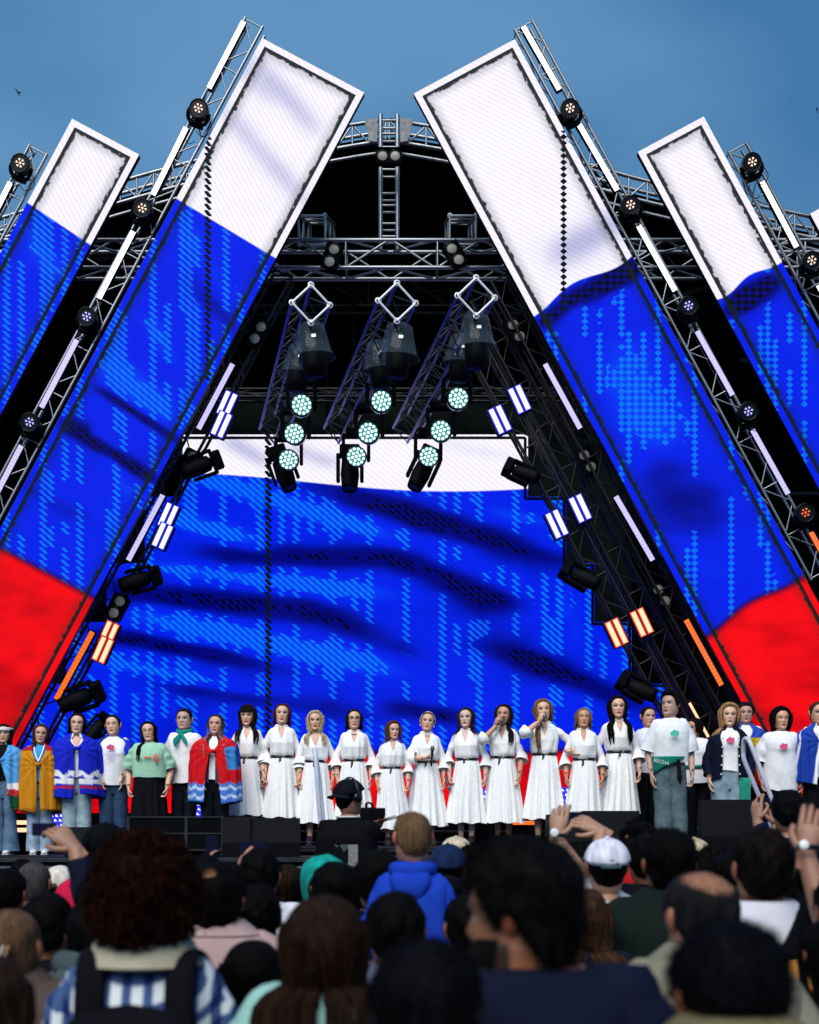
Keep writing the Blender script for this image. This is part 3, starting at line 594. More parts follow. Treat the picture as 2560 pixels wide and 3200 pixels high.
for i, (x, y, em, rf, lab) in enumerate(((478, 850, 'e_bluewhite', 'e_blue', 'upper left strobe light of the left pair, near the white screen band'), (466, 893, 'e_bluewhite', 'e_blue', 'lower left strobe light of the left pair, near the white screen band'), (354, 1086, 'e_bluewhite', 'e_blue', 'upper strobe light of the middle left pair'), (342, 1128, 'e_bluewhite', 'e_blue', 'lower strobe light of the middle left pair'), (228, 1335, 'e_peach', 'e_red', 'upper orange strobe light of the low left pair'), (216, 1368, 'e_peach', 'e_red', 'lower orange strobe light of the low left pair'),
        (1094, 840, 'e_bluewhite', 'e_blue', 'topmost right strobe light, outer one'), (1053, 883, 'e_bluewhite', 'e_blue', 'topmost right strobe light, inner one'), (1222, 1070, 'e_bluewhite', 'e_blue', 'middle right strobe light, outer one'), (1173, 1103, 'e_bluewhite', 'e_blue', 'middle right strobe light, inner one'), (1352, 1310, 'e_peach', 'e_red', 'orange right strobe light, outer one'), (1299, 1332, 'e_peach', 'e_red', 'orange right strobe light, inner one'))):
    L_ = x < 800
    spawn('strobe', 'strobe_light', lab, 'stage light', V(x, y, 18.95 if i % 2 == 0 else 18.8), roll=R(24) if L_ else R(-25), sc_=.92 if not L_ else .86, group='strobe lights', mats={'e_bluewhite': em, 'e_blue': rf})
for i, (x, y, rl, lab, s_) in enumerate(((413, 985, R(70), 'dark spotlight beside the white band of the back screen, left', 1.15), (283, 1225, R(75), 'dark spotlight halfway down beside the left screen', 1.15), (158, 1475, R(70), 'dark spotlight low at left above the flag bearers', 1.25), (1108, 1000, R(-65), 'dark spotlight at the right end of the white band', 1.0), (1232, 1220, R(-60), 'dark spotlight at the right above the orange strobes', 1.1), (1352, 1455, R(-60), 'dark spotlight low at right behind the tall man', 1.1), (200, 1540, R(40), 'dark round spotlight behind the woman in the yellow flag', .9))):
    spawn('beam', 'spotlight', lab, 'stage light', V(x, y, 18.9), roll=rl, yaw=R(20), group='dark spotlights', sc_=s_ * .78)
# lights hanging under the three forward trusses
FN = ('left', 'middle', 'right')
WL = (((635, 855), (622, 915), (608, 970)), ((802, 847), (777, 913), (750, 963)), ((963, 841), (929, 909), (902, 963)))
CV = ((660, 748), (838, 750), (1003, 730)); CV2 = ((628, 785), (800, 778), (968, 765)); BM = ((600, 1000, -20), (737, 1000, 0), (886, 1000, 25))
for f in range(3):
    A, B = FING[f]
    x, y = CV[f]; spawn('covered', 'covered_spotlight', 'spotlight in a clear rain cover under the %s diamond truss end' % FN[f], 'stage light', V(x, y, 15.45), sc_=.88, group='spotlights under rain covers', roll=R((-4, 3, -2)[f]))
    x, y = CV2[f]; spawn('covered', 'covered_spotlight', 'second covered spotlight behind the first on the %s forward truss' % FN[f], 'stage light', V(x, y, 16.5), sc_=.82, group='spotlights under rain covers', roll=R((5, -6, 4)[f]))
    for k in range(3):
        x, y = WL[f][k]; Y = (17.3, 18.3, 19.2)[k]
        spawn('movwash', 'moving_wash_light', '%s cyan wash light of the %s hanging row of three' % (('top', 'middle', 'bottom')[k], FN[f]), 'stage light', V(x, y, Y), sc_=(.90, .93, .93)[k], group='cyan moving wash lights', pitch=R(8), yaw=R((6, -4, 3)[k]))
    x, y, rl = BM[f]; spawn('beam', 'spotlight', 'dark spotlight pointing down at the end of the %s hanging row' % FN[f], 'stage light', V(x, y, 19.6), sc_=1.0, roll=R(rl), group='spotlights ending the hanging rows')

# ------------------------------------------------------------------ things standing on the stage
def wedge(px, py0, Y, w, h, d, label, yaw=0., rounded=False):
    p = P(px, py0, Y); r = empty('monitor_speaker', (p.x, Y, SZ), (0, 0, yaw)); tag(r, label, 'speaker', 'floor monitors')
    q = MB(); pr = [(-d / 2, 0), (d / 2, 0), (d / 2, h * .55), (d * .2, h), (-d * .28, h), (-d / 2, h * .35)]
    n = len(pr); vv = [(-w / 2, y, z) for y, z in pr] + [(w / 2, y, z) for y, z in pr]
    q.add(vv, [np.array([[i, (i + 1) % n, n + (i + 1) % n, n + i] for i in range(n)]), np.array([list(range(n - 1, -1, -1)), list(range(n, 2 * n))])]); q.build('cabinet', M['plastic'], r, False)
    q = MB(); q.box((0, d * .40, h * .78), (w * .9, .012, h * .35), rot=(R(-32), 0, 0)); q.build('grille', M['black'], r, False)
    for sx in (-1, 1):
        q = MB(); q.box((sx * (w / 2 + .004), 0, h * .5), (.012, .14, .035), bev=.004); q.build('handle', M['dark_steel'], r, False)
wedge(815, 2600, 15.75, .86, .42, .55, 'long rounded floor monitor below the dresses, left of the rail', R(8))
wedge(745, 2600, 15.6, .30, .43, .4, 'narrow upright box left of the long floor monitor')
wedge(1905, 2600, 15.75, .62, .50, .5, 'floor monitor below the woman with long black hair')
wedge(1800, 2600, 15.8, .66, .46, .5, 'floor monitor behind the raised hands with the watch')
wedge(2300, 2600, 15.55, .80, .62, .5, 'large floor monitor below the woman in the navy jacket', R(-5))
wedge(2450, 2600, 15.7, .6, .60, .5, 'floor monitor behind the right handrail')
wedge(300, 2600, 15.7, .62, .32, .5, 'floor monitor below the woman with the white shirt and cape', R(6))
cs = empty('flight_case', (P(560, 2600, 15.8).x, 15.8, SZ)); tag(cs, 'black flight case with metal edges below the woman in black skirt', 'case')
MB().box((0, 0, .25), (1.05, .5, .36), bev=.01).build('body', M['black'], cs, False)
for zz in (.43, .25, .07): MB().box((0, -.255, zz), (1.06, .012, .016)).build('metal_edge', M['dark_steel'], cs, False)
for xx in (-.52, .12, .52): MB().box((xx, -.258, .25), (.03, .010, .36)).build('metal_edge', M['dark_steel'], cs, False)
for xx in (-.38, .38):
    for yy in (-.15, .15): MB().cyl((xx - .02, yy, .035), (xx + .02, yy, .035), .035, n=12).build('castor', M['black_gloss'], cs)
# floor lights: blue panels of triangular lenses and orange two-tube lamps
def tri_panel(px, py, Y, label):
    p = P(px, py, Y); r = empty('floor_light', (p.x, Y, SZ)); tag(r, label, 'stage light', 'blue floor lights')
    h = p.z - SZ; q = MB(); q.box((0, .05, h / 2), (.30, .08, h * .9), bev=.01); q.build('housing', M['black'], r, False)
    q = MB(); q.box((0, .002, h - .10), (.26, .006, .36)); q.build('lens_field', M['e_blue'], r, False)
    for i in range(4):
        for j in range(6):
            x = -.095 + .062 * i + (.016 if j % 2 else 0); z = h - .255 + .06 * j
            q = MB(); q.add([(x - .020, -.006, z - .014), (x + .018, -.006, z - .014), (x - .016, -.006, z + .018)], np.array([[0, 1, 2]])); q.build('led', M['e_bluewhite'], r, False)
tri_panel(183, 2530, 17.85, 'blue floor light between the yellow flag and the blue flag')
tri_panel(628, 2510, 17.85, 'blue floor light between two pairs of dark trousers')
tri_panel(1524, 2485, 17.85, 'blue floor light between white skirts, left one')
tri_panel(1764, 2480, 17.85, 'blue floor light between white skirts, right one')
def floor_bar(px, py, Y, label, em='e_peach'):
    p = P(px, py, Y); r = empty('floor_lamp', (p.x, Y, SZ)); tag(r, label, 'stage light', 'orange floor lamps'); h = p.z - SZ
    q = MB(); q.box((0, .05, (h + .10) / 2), (.34, .08, h + .10), bev=.01); q.build('housing', M['black'], r, False)
    for dz in (-.045, .045): q = MB(); q.box((0, .0, h + dz), (.30, .02, .05), bev=.004); q.build('lamp_tube', M[em], r, False)
floor_bar(72, 2582, 16.9, 'orange floor lamp between the legs of the first two women')
floor_bar(2105, 2515, 17.6, 'orange floor lamp between the legs of the tall man')
floor_bar(2035, 2515, 17.7, 'red floor lamp left of the tall man', 'e_red')
floor_bar(1640, 2560, 17.7, 'orange floor lamp under the hem of a white dress', 'e_orange')
# handrails of the stage stairs: bent white tubes
def rail(pts, label, Y0, extra=None):
    p = [P(*a) for a in pts]; r = empty('handrail', (p[0].x, p[0].y, 0)); tag(r, label, 'handrail', 'white stair handrails'); o = r.location
    q = MB(); tube(q, [np.array(a - o) for a in p], [.024] * len(p), 12, 40, ref=(0, 1, 0)); q.build('tube', M['rail'], r)
    if extra:
        for e in extra:
            pp = [np.array(P(*a) - o) for a in e]; q = MB(); tube(q, pp, [.02] * len(pp), 10, 20, ref=(0, 1, 0)); q.build('tube', M['rail'], r)
rail([(1046, 3170, 14.25), (1008, 2640, 14.3), (996, 2500, 14.3), (988, 2380, 14.35), (984, 2350, 14.4), (982, 2345, 14.45)], 'white bent handrail in front of the blonde singer', 14.3, [[(1060, 3150, 14.5), (1018, 2640, 14.5), (1003, 2480, 14.55), (992, 2385, 14.55), (982, 2345, 14.47)]])
rail([(2672, 3170, 14.25), (2424, 2528, 14.3), (2382, 2418, 14.32), (2350, 2335, 14.35), (2340, 2314, 14.38), (2331, 2308, 14.42), (2324, 2318, 14.46), (2323, 2350, 14.5), (2327, 2378, 14.5), (2346, 2424, 14.5), (2378, 2502, 14.5), (2640, 3140, 14.5)], 'white hairpin handrail at right before the navy jacket', 14.3)
# two distant birds
for (x, y, Y, s_, lab) in ((38, 195, 60., 1.0, 'small dark bird in flight in the sky at upper left'), (1721, 232, 90., .9, 'tiny dark bird in the sky at the right edge')):
    r = empty('bird', V(x, y, Y), (R(20), R(70), 0), s_ * .13 * Y / 60 * 1.3); tag(r, lab, 'bird', 'birds')
    q = MB(); tube(q, [(-.9, 0, 0), (-.3, 0, 0), (.4, 0, 0), (1.0, 0, .02)], [.03, .16, .14, .03], 8, 10, ref=(0, 0, 1)); q.build('body', M['black'], r)
    for sx in (-1, 1):
        q = MB(); q.add([(.25, 0, 0), (-.2, 0, 0), (-.45, sx * .9, .18), (-.75, sx * 1.7, .05), (0, sx * .9, .2), (.25, 0, .04), (-.2, 0, .04), (-.45, sx * .9, .21), (-.75, sx * 1.7, .07), (0, sx * .9, .23)], [np.array([[0, 1, 2, 4], [5, 6, 7, 9]]), np.array([[4, 2, 3], [9, 7, 8]])]); q.build('wing', M['black'], r)
# ------------------------------------------------------------------ people: one body mesh each, clothing and hair as parts. Canonical figure is 1.70 m, faces -Y
CHZ, HHT = 1.475, .225
TZ = np.array([.70, .78, .82, .90, .97, 1.05, 1.15, 1.22, 1.28, 1.34, 1.375, 1.40, 1.42, 1.445, 1.462, 1.474])
TF = dict(a=np.array([.155, .165, .172, .172, .155, .128,   .143, .158, .163, .160, .138, .100, .076, .055, .051, .046]),
          f=np.array([.085, .095, .100, .105, .105, .100, .120, .133, .120, .100, .085, .068, .054, .046, .050, .070]),
          b=np.array([.095, .105, .115, .120, .105, .085, .092, .100, .102, .096, .088, .080, .070, .062, .060, .057]))
TM = dict(a=np.array([.155, .162, .168, .168, .160, .155, .165, .178, .186, .186, .163, .116, .088, .063, .060, .053]),
          f=np.array([.085, .095, .100, .108, .112, .115, .122, .126, .118, .100, .085, .070, .058, .050, .054, .074]),
          b=np.array([.095, .105, .115, .118, .105, .098, .105, .112, .114, .106, .096, .086, .076, .068, .066, .062]))
def sstep(x, a, b): t = np.clip((x - a) / (b - a), 0, 1); return t * t * (3 - 2 * t)
def surf(th, z, sex='f', off=0.):
    th, z = np.broadcast_arrays(np.asarray(th, float), np.asarray(z, float)); T = TM if sex == 'm' else TF
    h = np.clip((z - CHZ) / HHT, 0, 1); hi = np.sqrt(np.clip(1 - np.clip((h - .6) / .4, 0, 1) ** 2.3, 0, 1)); up = h > .6
    jw = 1.08 if sex == 'm' else 1.0
    w = np.where(up, .079 * hi, np.interp(h, [0, .08, .25, .45, .6], [.037 * jw, .055 * jw, .068 * jw, .076, .079]))
    f = np.where(up, .092 * hi, np.interp(h, [0, .06, .15, .25, .4, .5, .6], [.080, .087, .085, .086, .088, .087, .092]))
    b = np.where(up, .102 * hi, np.interp(h, [0, .15, .3, .45, .6], [.058, .070, .087, .099, .102]))
    tor = z < CHZ
    a_ = np.where(tor, np.interp(z, TZ, T['a']), w); f_ = np.where(tor, np.interp(z, TZ, T['f']), f); b_ = np.where(tor, np.interp(z, TZ, T['b']), b)
    e = np.where(tor & (z < 1.40), 2 / 2.4, 2 / 2.1)
    c, s = np.cos(th), np.sin(th)
    return (a_ + off) * np.sign(s) * np.abs(s) ** e, -(np.where(c > 0, f_, b_) + off) * np.sign(c) * np.abs(c) ** e
def nz3(v, fr, seed):
    r = np.random.default_rng(int(seed * 1000) + 5); o = 0
    for i in range(5):
        k = r.normal(size=3) * np.asarray(fr); o = o + np.sin(v @ k + r.uniform(0, 6.3)) / 5 ** .5
    return o
def unit(v): v = np.asarray(v, float); return v / (np.linalg.norm(v) + 1e-9)

def hand(mb, W, D, N, thumb, curl, col, s=1.0, n=8, spread=0.0):
    W = np.asarray(W, float); D = unit(D); N = unit(np.asarray(N, float) - D * np.dot(N, D)); T = np.cross(D, N); T = T if np.dot(T, thumb) > 0 else -T
    tube(mb, [W - D * .045 * s, W + D * .03 * s, W + D * .07 * s, W + D * .092 * s], np.array([(.0215, .0205), (.032, .018), (.041, .015), (.040, .011)]) * s, n + 2, 7, col, ref=T)
    for i in range(4):
        ln = (.074, .083, .076, .06)[i] * s; dd = unit(D + T * spread * (1.5 - i) * .35); p = W + D * (.086 - .003 * i) * s + T * (.029 - .0195 * i) * s; pts = [p - D * .015 * s]
        pts.append(p)
        for k, (fr, am) in enumerate(((.45, .55), (.30, 1.35), (.25, 2.0))):
            a = curl * am * (1 + .08 * i); p = p + (dd * math.cos(a) + N * math.sin(a)) * ln * fr; pts.append(p)
        tube(mb, pts, np.array([.0105, .0108, .0098, .009, .007]) * s * (1 if i < 3 else .86), n, 9 if n > 6 else 6, col, ref=T)
    p = W + D * .022 * s + T * .026 * s; q = p + unit(D * .75 + T * .55 + N * .35) * .045 * s; r_ = q + unit(D * .9 + T * .05 + N * (.25 + curl * .4)) * .036 * s
    tube(mb, [p - T * .01 * s, p, q, r_], np.array([.013, .0135, .011, .0085]) * s, n, 8, col, ref=N)

def ik(S, W, l1, l2, pole):
    S = np.asarray(S, float); W = np.asarray(W, float); d = W - S; L = np.linalg.norm(d); k = max(1., L / ((l1 + l2) * .985)); l1 *= k; l2 *= k
    a = (l1 * l1 - l2 * l2 + L * L) / (2 * L); h = math.sqrt(max(l1 * l1 - a * a, 1e-6)); u = d / L; p = np.asarray(pole, float); p = unit(p - u * np.dot(p, u))
    return S + u * a + p * h

def arm_pose(sex, side, spec, seed=0.):
    sx = -1 if side == 'l' else 1; A = .142 if sex == 'f' else .162
    S = np.array([sx * A, .005, 1.335])
    if spec is None or spec == 'down':
        g_ = np.random.default_rng(int(seed * 10) + (3 if sx > 0 else 0)).uniform(-1, 1, 4)
        j = dict(W=np.array([sx * (A + .085 + .02 * g_[0]), -.055 + .045 * g_[1], .84 + .012 * g_[2]]), D=(sx * -.05, -.12, -1), N=(-sx, 0, 0), thumb=(0, -1, 0), curl=.75 + .25 * g_[3], pole=(sx * .6, .8, 0))
    elif spec == 'tucked':
        j = dict(W=np.array([sx * (A - .02), -.11, .93]), D=(0, -.1, -1), N=(-sx, 0, 0), thumb=(0, -1, 0), curl=.4, pole=(sx * .7, .8, 0))
    else: j = dict(spec)
    E = ik(S, j['W'], .285, .25, j.get('pole', (sx * .5, .7, -.4)))
    if 'D' not in j: j['D'] = unit(np.asarray(j['W']) - E)
    j['S'] = S; j['E'] = E; j['W'] = np.asarray(j['W'], float); j['sx'] = sx; return j

def make_body(sp):
    sex, hi = sp['sex'], sp.get('hi', True); nth = 76 if hi else 40; mb = MB(); sk = np.array(sp['skin'], float)
    u = np.arange(nth) / nth; th = 2 * np.pi * u - (.55 * np.sin(2 * np.pi * u) if sp.get('face') else 0)
    hs = 1 - np.linspace(0, 1, 58 if hi else 26) ** 1.25
    hs = np.concatenate([[.9995, .992, .98], hs[hs < .965]])
    z = np.concatenate([CHZ + hs * HHT, [1.4735, 1.468, 1.455, 1.44, 1.425, 1.41, 1.395, 1.38, 1.36, 1.33, 1.29, 1.25, 1.2, 1.15, 1.1, 1.05, 1.0, .95, .9, .86, .82, .78, .75]])
    TH, ZZ = np.meshgrid(th, z); x, y = surf(TH, ZZ, sex); tw = (TH + np.pi) % (2 * np.pi) - np.pi; h = (ZZ - CHZ) / HHT; hd = (h >= 0)
    at = np.abs(tw); G = lambda a, s: np.exp(-(a / s) ** 2)
    dn = np.interp(h, [.27, .32, .37, .45, .57], [0, .6, 1, .6, 0]) * G(tw, .17) * (.012 if sex == 'f' else .016)
    dn += .006 * G(tw, .30) * G(h - .215, .05) + .005 * G(tw, .32) * G(h - .055, .05) + .004 * G(at - .65, .25) * G(h - .37, .1) - .007 * G(at - .40, .19) * G(h - .505, .055) + .004 * G(at - .34, .3) * G(h - .60, .04) - .003 * G(tw, .25) * G(h - .13, .03)
    y = y - np.where(hd, dn, 0) * np.where(np.cos(tw) > 0, 1, 0)
    v = np.stack([x, y, ZZ], -1).reshape(-1, 3); col = np.tile(sk, (TH.size, 1)).reshape(TH.shape + (3,))
    fc = sp.get('face')
    if fc:
        def paint(m, c, k=1.): col[m] = col[m] * (1 - k) + np.array(c) * k
        blush = np.where(hd, G(at - .62, .28) * G(h - .36, .09), 0)[..., None] * .35; col[:] = col * (1 - blush) + sk * np.array([1.05, .72, .66]) * blush
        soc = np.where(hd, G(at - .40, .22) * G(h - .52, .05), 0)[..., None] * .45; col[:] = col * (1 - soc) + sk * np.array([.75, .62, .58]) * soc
        bc = np.array(fc.get('brow', (.05, .03, .02)))
        paint(hd & (np.abs(h - (.605 + .03 * (1 - np.abs(at - .46) / .3))) < .018) & (at > .17) & (at < .74), bc, .9)
        if fc.get('eyes', 'open') == 'open':
            paint(hd & (((at - .41) / .21) ** 2 + ((h - .506) / .042) ** 2 < 1), (.50, .44, .41)); paint(hd & (((at - .41) / .115) ** 2 + ((h - .508) / .042) ** 2 < 1), (.012, .009, .008))
            paint(hd & (np.abs(h - .548) < .018) & (at > .18) & (at < .68), (.012, .008, .007), 1.)
        else: paint(hd & (np.abs(h - .498) < .013) & (at > .2) & (at < .66), (.03, .018, .014), .9)
        lip = np.array(fc.get('lips', (.45, .16, .14))); paint(hd & ((tw / .33) ** 2 + ((h - .212) / .047) ** 2 < 1), lip, .95)
        if fc.get('mouth'): paint(hd & ((tw / .22) ** 2 + ((h - .205) / .030) ** 2 < 1), (.05, .008, .008))
        paint(hd & (np.abs(at - .075) < .05) & (np.abs(h - .302) < .012), sk * .5, .5)  # nostril shadow painted into the skin colour
        if fc.get('beard'): paint(hd & (h < .30 - .0 * at) & (at < 1.6) & ((at > .35) | (h < .14) | (np.abs(h - .285) < .03)), fc['beard'], .9)
    mb.add(v, gridf(len(z), nth), col.reshape(-1, 3))
    top = np.array([[0, 0, CHZ + HHT]]); mb.add(np.vstack([top, v[:nth]]), np.stack([np.zeros(nth, int), 1 + np.arange(nth), 1 + (np.arange(nth) + 1) % nth], 1), sk)
    for sx in (-1, 1):                              # ears
        tube(mb, [(sx * .074, .002, 1.556), (sx * .084, .008, 1.572), (sx * .089, .012, 1.592), (sx * .086, .012, 1.612), (sx * .077, .006, 1.622)], [(.004, .007), (.008, .014), (.009, .018), (.008, .016), (.004, .008)], 8, 9, sk * np.array([1.0, .72, .66]), ref=(1, 0, 0))
    n = 12 if hi else 9
    arms = {}
    for side in 'lr':
        j = arm_pose(sex, side, sp.get('arms', {}).get(side), sp.get('seed', 0.)); arms[side] = j; k = 1.0 if sex == 'f' else 1.18
        S, E, W = j['S'], j['E'], j['W']
        tube(mb, [S + (-j['sx'] * .05, 0, .01), S, S * .5 + E * .5, E, E * .6 + W * .4, W - unit(W - E) * .01, W], np.array([.030, .037, .037, .034, .035, .026, .023]) * k, n, 22, sk, ref=(0, 1, .2))
        hand(mb, W, j['D'], j.get('N', (0, 1, 0)), j.get('thumb', (0, -1, 0)), j.get('curl', .4), sk, 1.0 if sex == 'f' else 1.1, 9 if hi else 6, j.get('spread', 0.))
    sp['_arms'] = arms
    lc = np.array(sp.get('leg_col', sk))
    for sx in (-1, 1):
        if sp.get('sit'): pts = [(sx * .09, 0, .84), (sx * .11, -.16, .84), (sx * .13, -.36, .80), (sx * .13, -.40, .62), (sx * .12, -.39, .42)]
        else: pts = [(sx * .088, 0, .86), (sx * .085, 0, .66), (sx * .078, -.005, .47), (sx * .074, .012, .32), (sx * .07, .015, .085)]
        tube(mb, pts, np.array([.088, .076, .052, .050, .033]), n, 20, lc, ref=(1, 0, 0))
        f0 = np.array(pts[-1]); tube(mb, [f0 + (0, .03, -.04), f0 + (0, 0, -.045), f0 + (0, -.08, -.055), f0 + (0, -.15, -.065)], [(.026, .03), (.034, .036), (.04, .026), (.028, .014)], n, 10, lc, ref=(1, 0, 0))
    return mb

def headwarp(sp):
    yaw, pitch, roll = [R(a) for a in sp.get('head', (0, 0, 0))]
    Rm = np.array((Matrix.Rotation(yaw, 3, 'Z') @ Matrix.Rotation(-pitch, 3, 'X') @ Matrix.Rotation(roll, 3, 'Y'))); pv = np.array([0, .012, 1.45]); hsc = sp.get('headscale', 1.0); fat = sp.get('fat', 1.0)
    sway = sp.get('sway', 0.)
    def f(v):
        v = v.copy(); v[:, 0] += sway * np.exp(-((v[:, 2] - .92) / .32) ** 2)
        w = sstep(v[:, 2], 1.405, 1.475)[:, None]; q = (v - pv) @ Rm.T * hsc + pv; q = v * (1 - w) + q * w; q[:, 2] -= sp.get('drop', .018) * w[:, 0]
        lo = 1 - sstep(q[:, 2], 1.38, 1.47); q[:, 0] *= 1 + (fat - 1) * lo; q[:, 1] *= 1 + (fat - 1) * lo
        return q
    return f

# ---- hair
HL_F = ([0, .5, .85, 1.1, 1.45, 1.8, 2.4, 3.15], [.885, .87, .78, .60, .42, .22, .05, .02])
HL_M = ([0, .6, .95, 1.15, 1.40, 1.62, 2.0, 2.4, 3.15], [.86, .85, .76, .60, .40, .50, .30, .16, .10])
HL_BACK = ([0, .6, .95, 1.15, 1.40, 1.62, 2.0, 2.4, 3.15], [.86, .85, .76, .62, .44, .52, .34, .20, .15])
def hair_cap(mb, hl, thick, col, sex, amp=.004, seed=1., fr=60, nth=64, nr=26, topthick=None, bald=None):
    th = np.linspace(0, 2 * np.pi, nth, endpoint=False); at = np.abs((th + np.pi) % (2 * np.pi) - np.pi); zb = CHZ + HHT * np.interp(at, *hl)
    t = np.linspace(0, 1, nr) ** .8; TH, T_ = np.meshgrid(th, t); Z = (CHZ + HHT * .9995) * (1 - T_) + zb[None] * T_
    Z = CHZ + HHT * .9995 - (CHZ + HHT * .9995 - zb[None]) * (1 - np.cos(T_ * np.pi / 2)) ** .75
    x, y = surf(TH, Z, sex); v = np.stack([x, y, Z], -1); c = np.array([0, .008, 1.60]); d = v - c; ln = np.linalg.norm(d, axis=-1, keepdims=True); d = d / ln
    edge = np.clip((1 - T_) / .10, 0, 1)[..., None]; tt = thick + (0 if topthick is None else (topthick - thick) * sstep(Z, 1.60, 1.70))[..., None] if topthick is not None else thick
    o = tt * (edge ** .5) + .001 + (nz3(v.reshape(-1, 3), fr, seed).reshape(Z.shape)[..., None] * amp) * edge
    bw_ = None
    if bald is not None:
        bd = unit(bald[0]); bw_ = 1 - sstep(np.arccos(np.clip(d @ bd, -1, 1)) + .05 * nz3(v.reshape(-1, 3), 70, 4.4).reshape(Z.shape), bald[1] * .75, bald[1] * 1.2); o = o * (1 - bw_[..., None] * .9) + .0015
    v = v + d * o; r = np.random.default_rng(int(seed * 77)); cv = np.array(col) * (1 + .18 * nz3(v.reshape(-1, 3), (90, 90, 12), seed + 2)[:, None]).clip(.4, 1.8)
    if bw_ is not None: k_ = bw_.reshape(-1, 1); cv = cv * (1 - k_) + np.array(bald[2]) * k_
    mb.add(v.reshape(-1, 3), gridf(nr, nth), cv); return v
def fuzz(mb, cap, n, ln, col, seed, down=.5, w=.0016):
    r = np.random.default_rng(seed); nr, nth, _ = cap.shape; i = r.integers(1, nr - 1, n); j = r.integers(0, nth, n); p = cap[i, j] + r.normal(0, .003, (n, 3)); c = np.array([0, .008, 1.58]); d = p - c; d /= np.linalg.norm(d, axis=1, keepdims=True)
    tip = p + (d * r.uniform(.3, 1., (n, 1)) + r.normal(0, .5, (n, 3)) + np.array([0, 0, -down])) * ln; s = np.cross(d, r.normal(size=(n, 3))); s /= np.linalg.norm(s, axis=1, keepdims=True)
    p = p - d * .004
    v = np.stack([p - s * w, p + s * w, tip], 1).reshape(-1, 3); cc = np.repeat(np.array(col)[None] * r.uniform(.6, 1.5, (n, 1)), 3, 0); mb.add(v, np.arange(3 * n).reshape(-1, 3), cc)
def locks(mb, specs, col, seed, sex, off=.016, clothes=.03, tipcol=None, n=5, m=13):
    r = np.random.default_rng(seed)
    for (t0, h0, tT, zend, rad, wave) in specs:
        z0 = CHZ + HHT * h0; z = np.linspace(z0, zend, m); tp = t0 + (tT - t0) * sstep(-z, -1.56, -1.40)
        x, y = surf(np.full(m, tp), z, sex, 0.) if False else surf(tp, z, sex, 0.)
        rr = np.hypot(x, y) + np.where(z > 1.44, off, clothes) + r.uniform(0, .008); mn = .088 + .012 * (z < 1.5)
        rr = np.maximum(rr, mn); rr = np.where(z < 1.46, np.maximum(rr, .09), rr)
        ang = np.arctan2(x, -y); ph = r.uniform(0, 6.3); k = np.linspace(0, 1, m)
        wv = wave * np.sin(z * (38 + r.uniform(-6, 6)) + ph) * k; px = np.sin(ang) * rr + wv * np.cos(ang) + r.normal(0, .002, m); py = -np.cos(ang) * rr + wv * .6 * np.sin(ang)
        c = np.array(col) * r.uniform(.65, 1.35); cc = np.tile(c, (m, 1))
        if tipcol is not None: cc = cc * (1 - k[:, None] ** .7) + np.array(tipcol) * r.uniform(.8, 1.2) * k[:, None] ** .7
        ra = rad * np.interp(k, [0, .15, .7, 1], [.6, 1, .9, .15]); tube(mb, np.stack([px, py, z], 1), np.stack([ra, ra * .6], 1), n, m, cc, ref=(0, 1, 0), cap=(False, False))
def long_hair(mb, col, seed, sex='f', zf=1.22, zb=1.15, front=(True, True), wave=.004, nlock=70, thick=.012, hl=HL_F, rad=.011, tip=None, bangs=False, vol=0., tf=.72):
    cap = hair_cap(mb, hl, thick + vol, col, sex, .003, seed); r = np.random.default_rng(int(seed * 31)); sp = []
    for i in range(nlock):
        b = r.uniform()
        if b < .45: t = r.uniform(1.9, 3.14) * r.choice([-1, 1]); tT = np.sign(t) * r.uniform(2.35, 3.1); sp.append((t, r.uniform(.25, .7), tT, zb + r.uniform(-.03, .05), rad * r.uniform(.8, 1.2), wave))
        else:
            sd = r.choice([-1, 1]); fr_ = front[0] if sd < 0 else front[1]; t = sd * r.uniform(.92, 1.9)
            tT = sd * (r.uniform(tf * .55, tf * 1.15) if fr_ else r.uniform(2.2, 2.7)); sp.append((t, r.uniform(.45, .8) if abs(t) > 1.1 else r.uniform(.62, .82), tT, (zf if fr_ else zb) + r.uniform(-.03, .06), rad * r.uniform(.8, 1.2), wave))
    locks(mb, sp, col, int(seed * 91), sex, off=.014 + vol, tipcol=tip)
    if bangs:
        sp = [(t, .93, t, CHZ + HHT * (.66 + .03 * r.uniform()), .012, 0) for t in np.linspace(-.75, .75, 15)]; 
        for (t0, h0, tT, ze, rad_, w_) in sp:
            z = np.linspace(CHZ + HHT * h0, ze, 7); x, y = surf(np.full(7, t0), z, sex, .010); tube(mb, np.stack([x, y, z], 1), np.stack([np.linspace(.011, .006, 7), np.linspace(.006, .003, 7)], 1), 5, 7, np.array(col) * r.uniform(.7, 1.3), ref=(1, 0, 0))

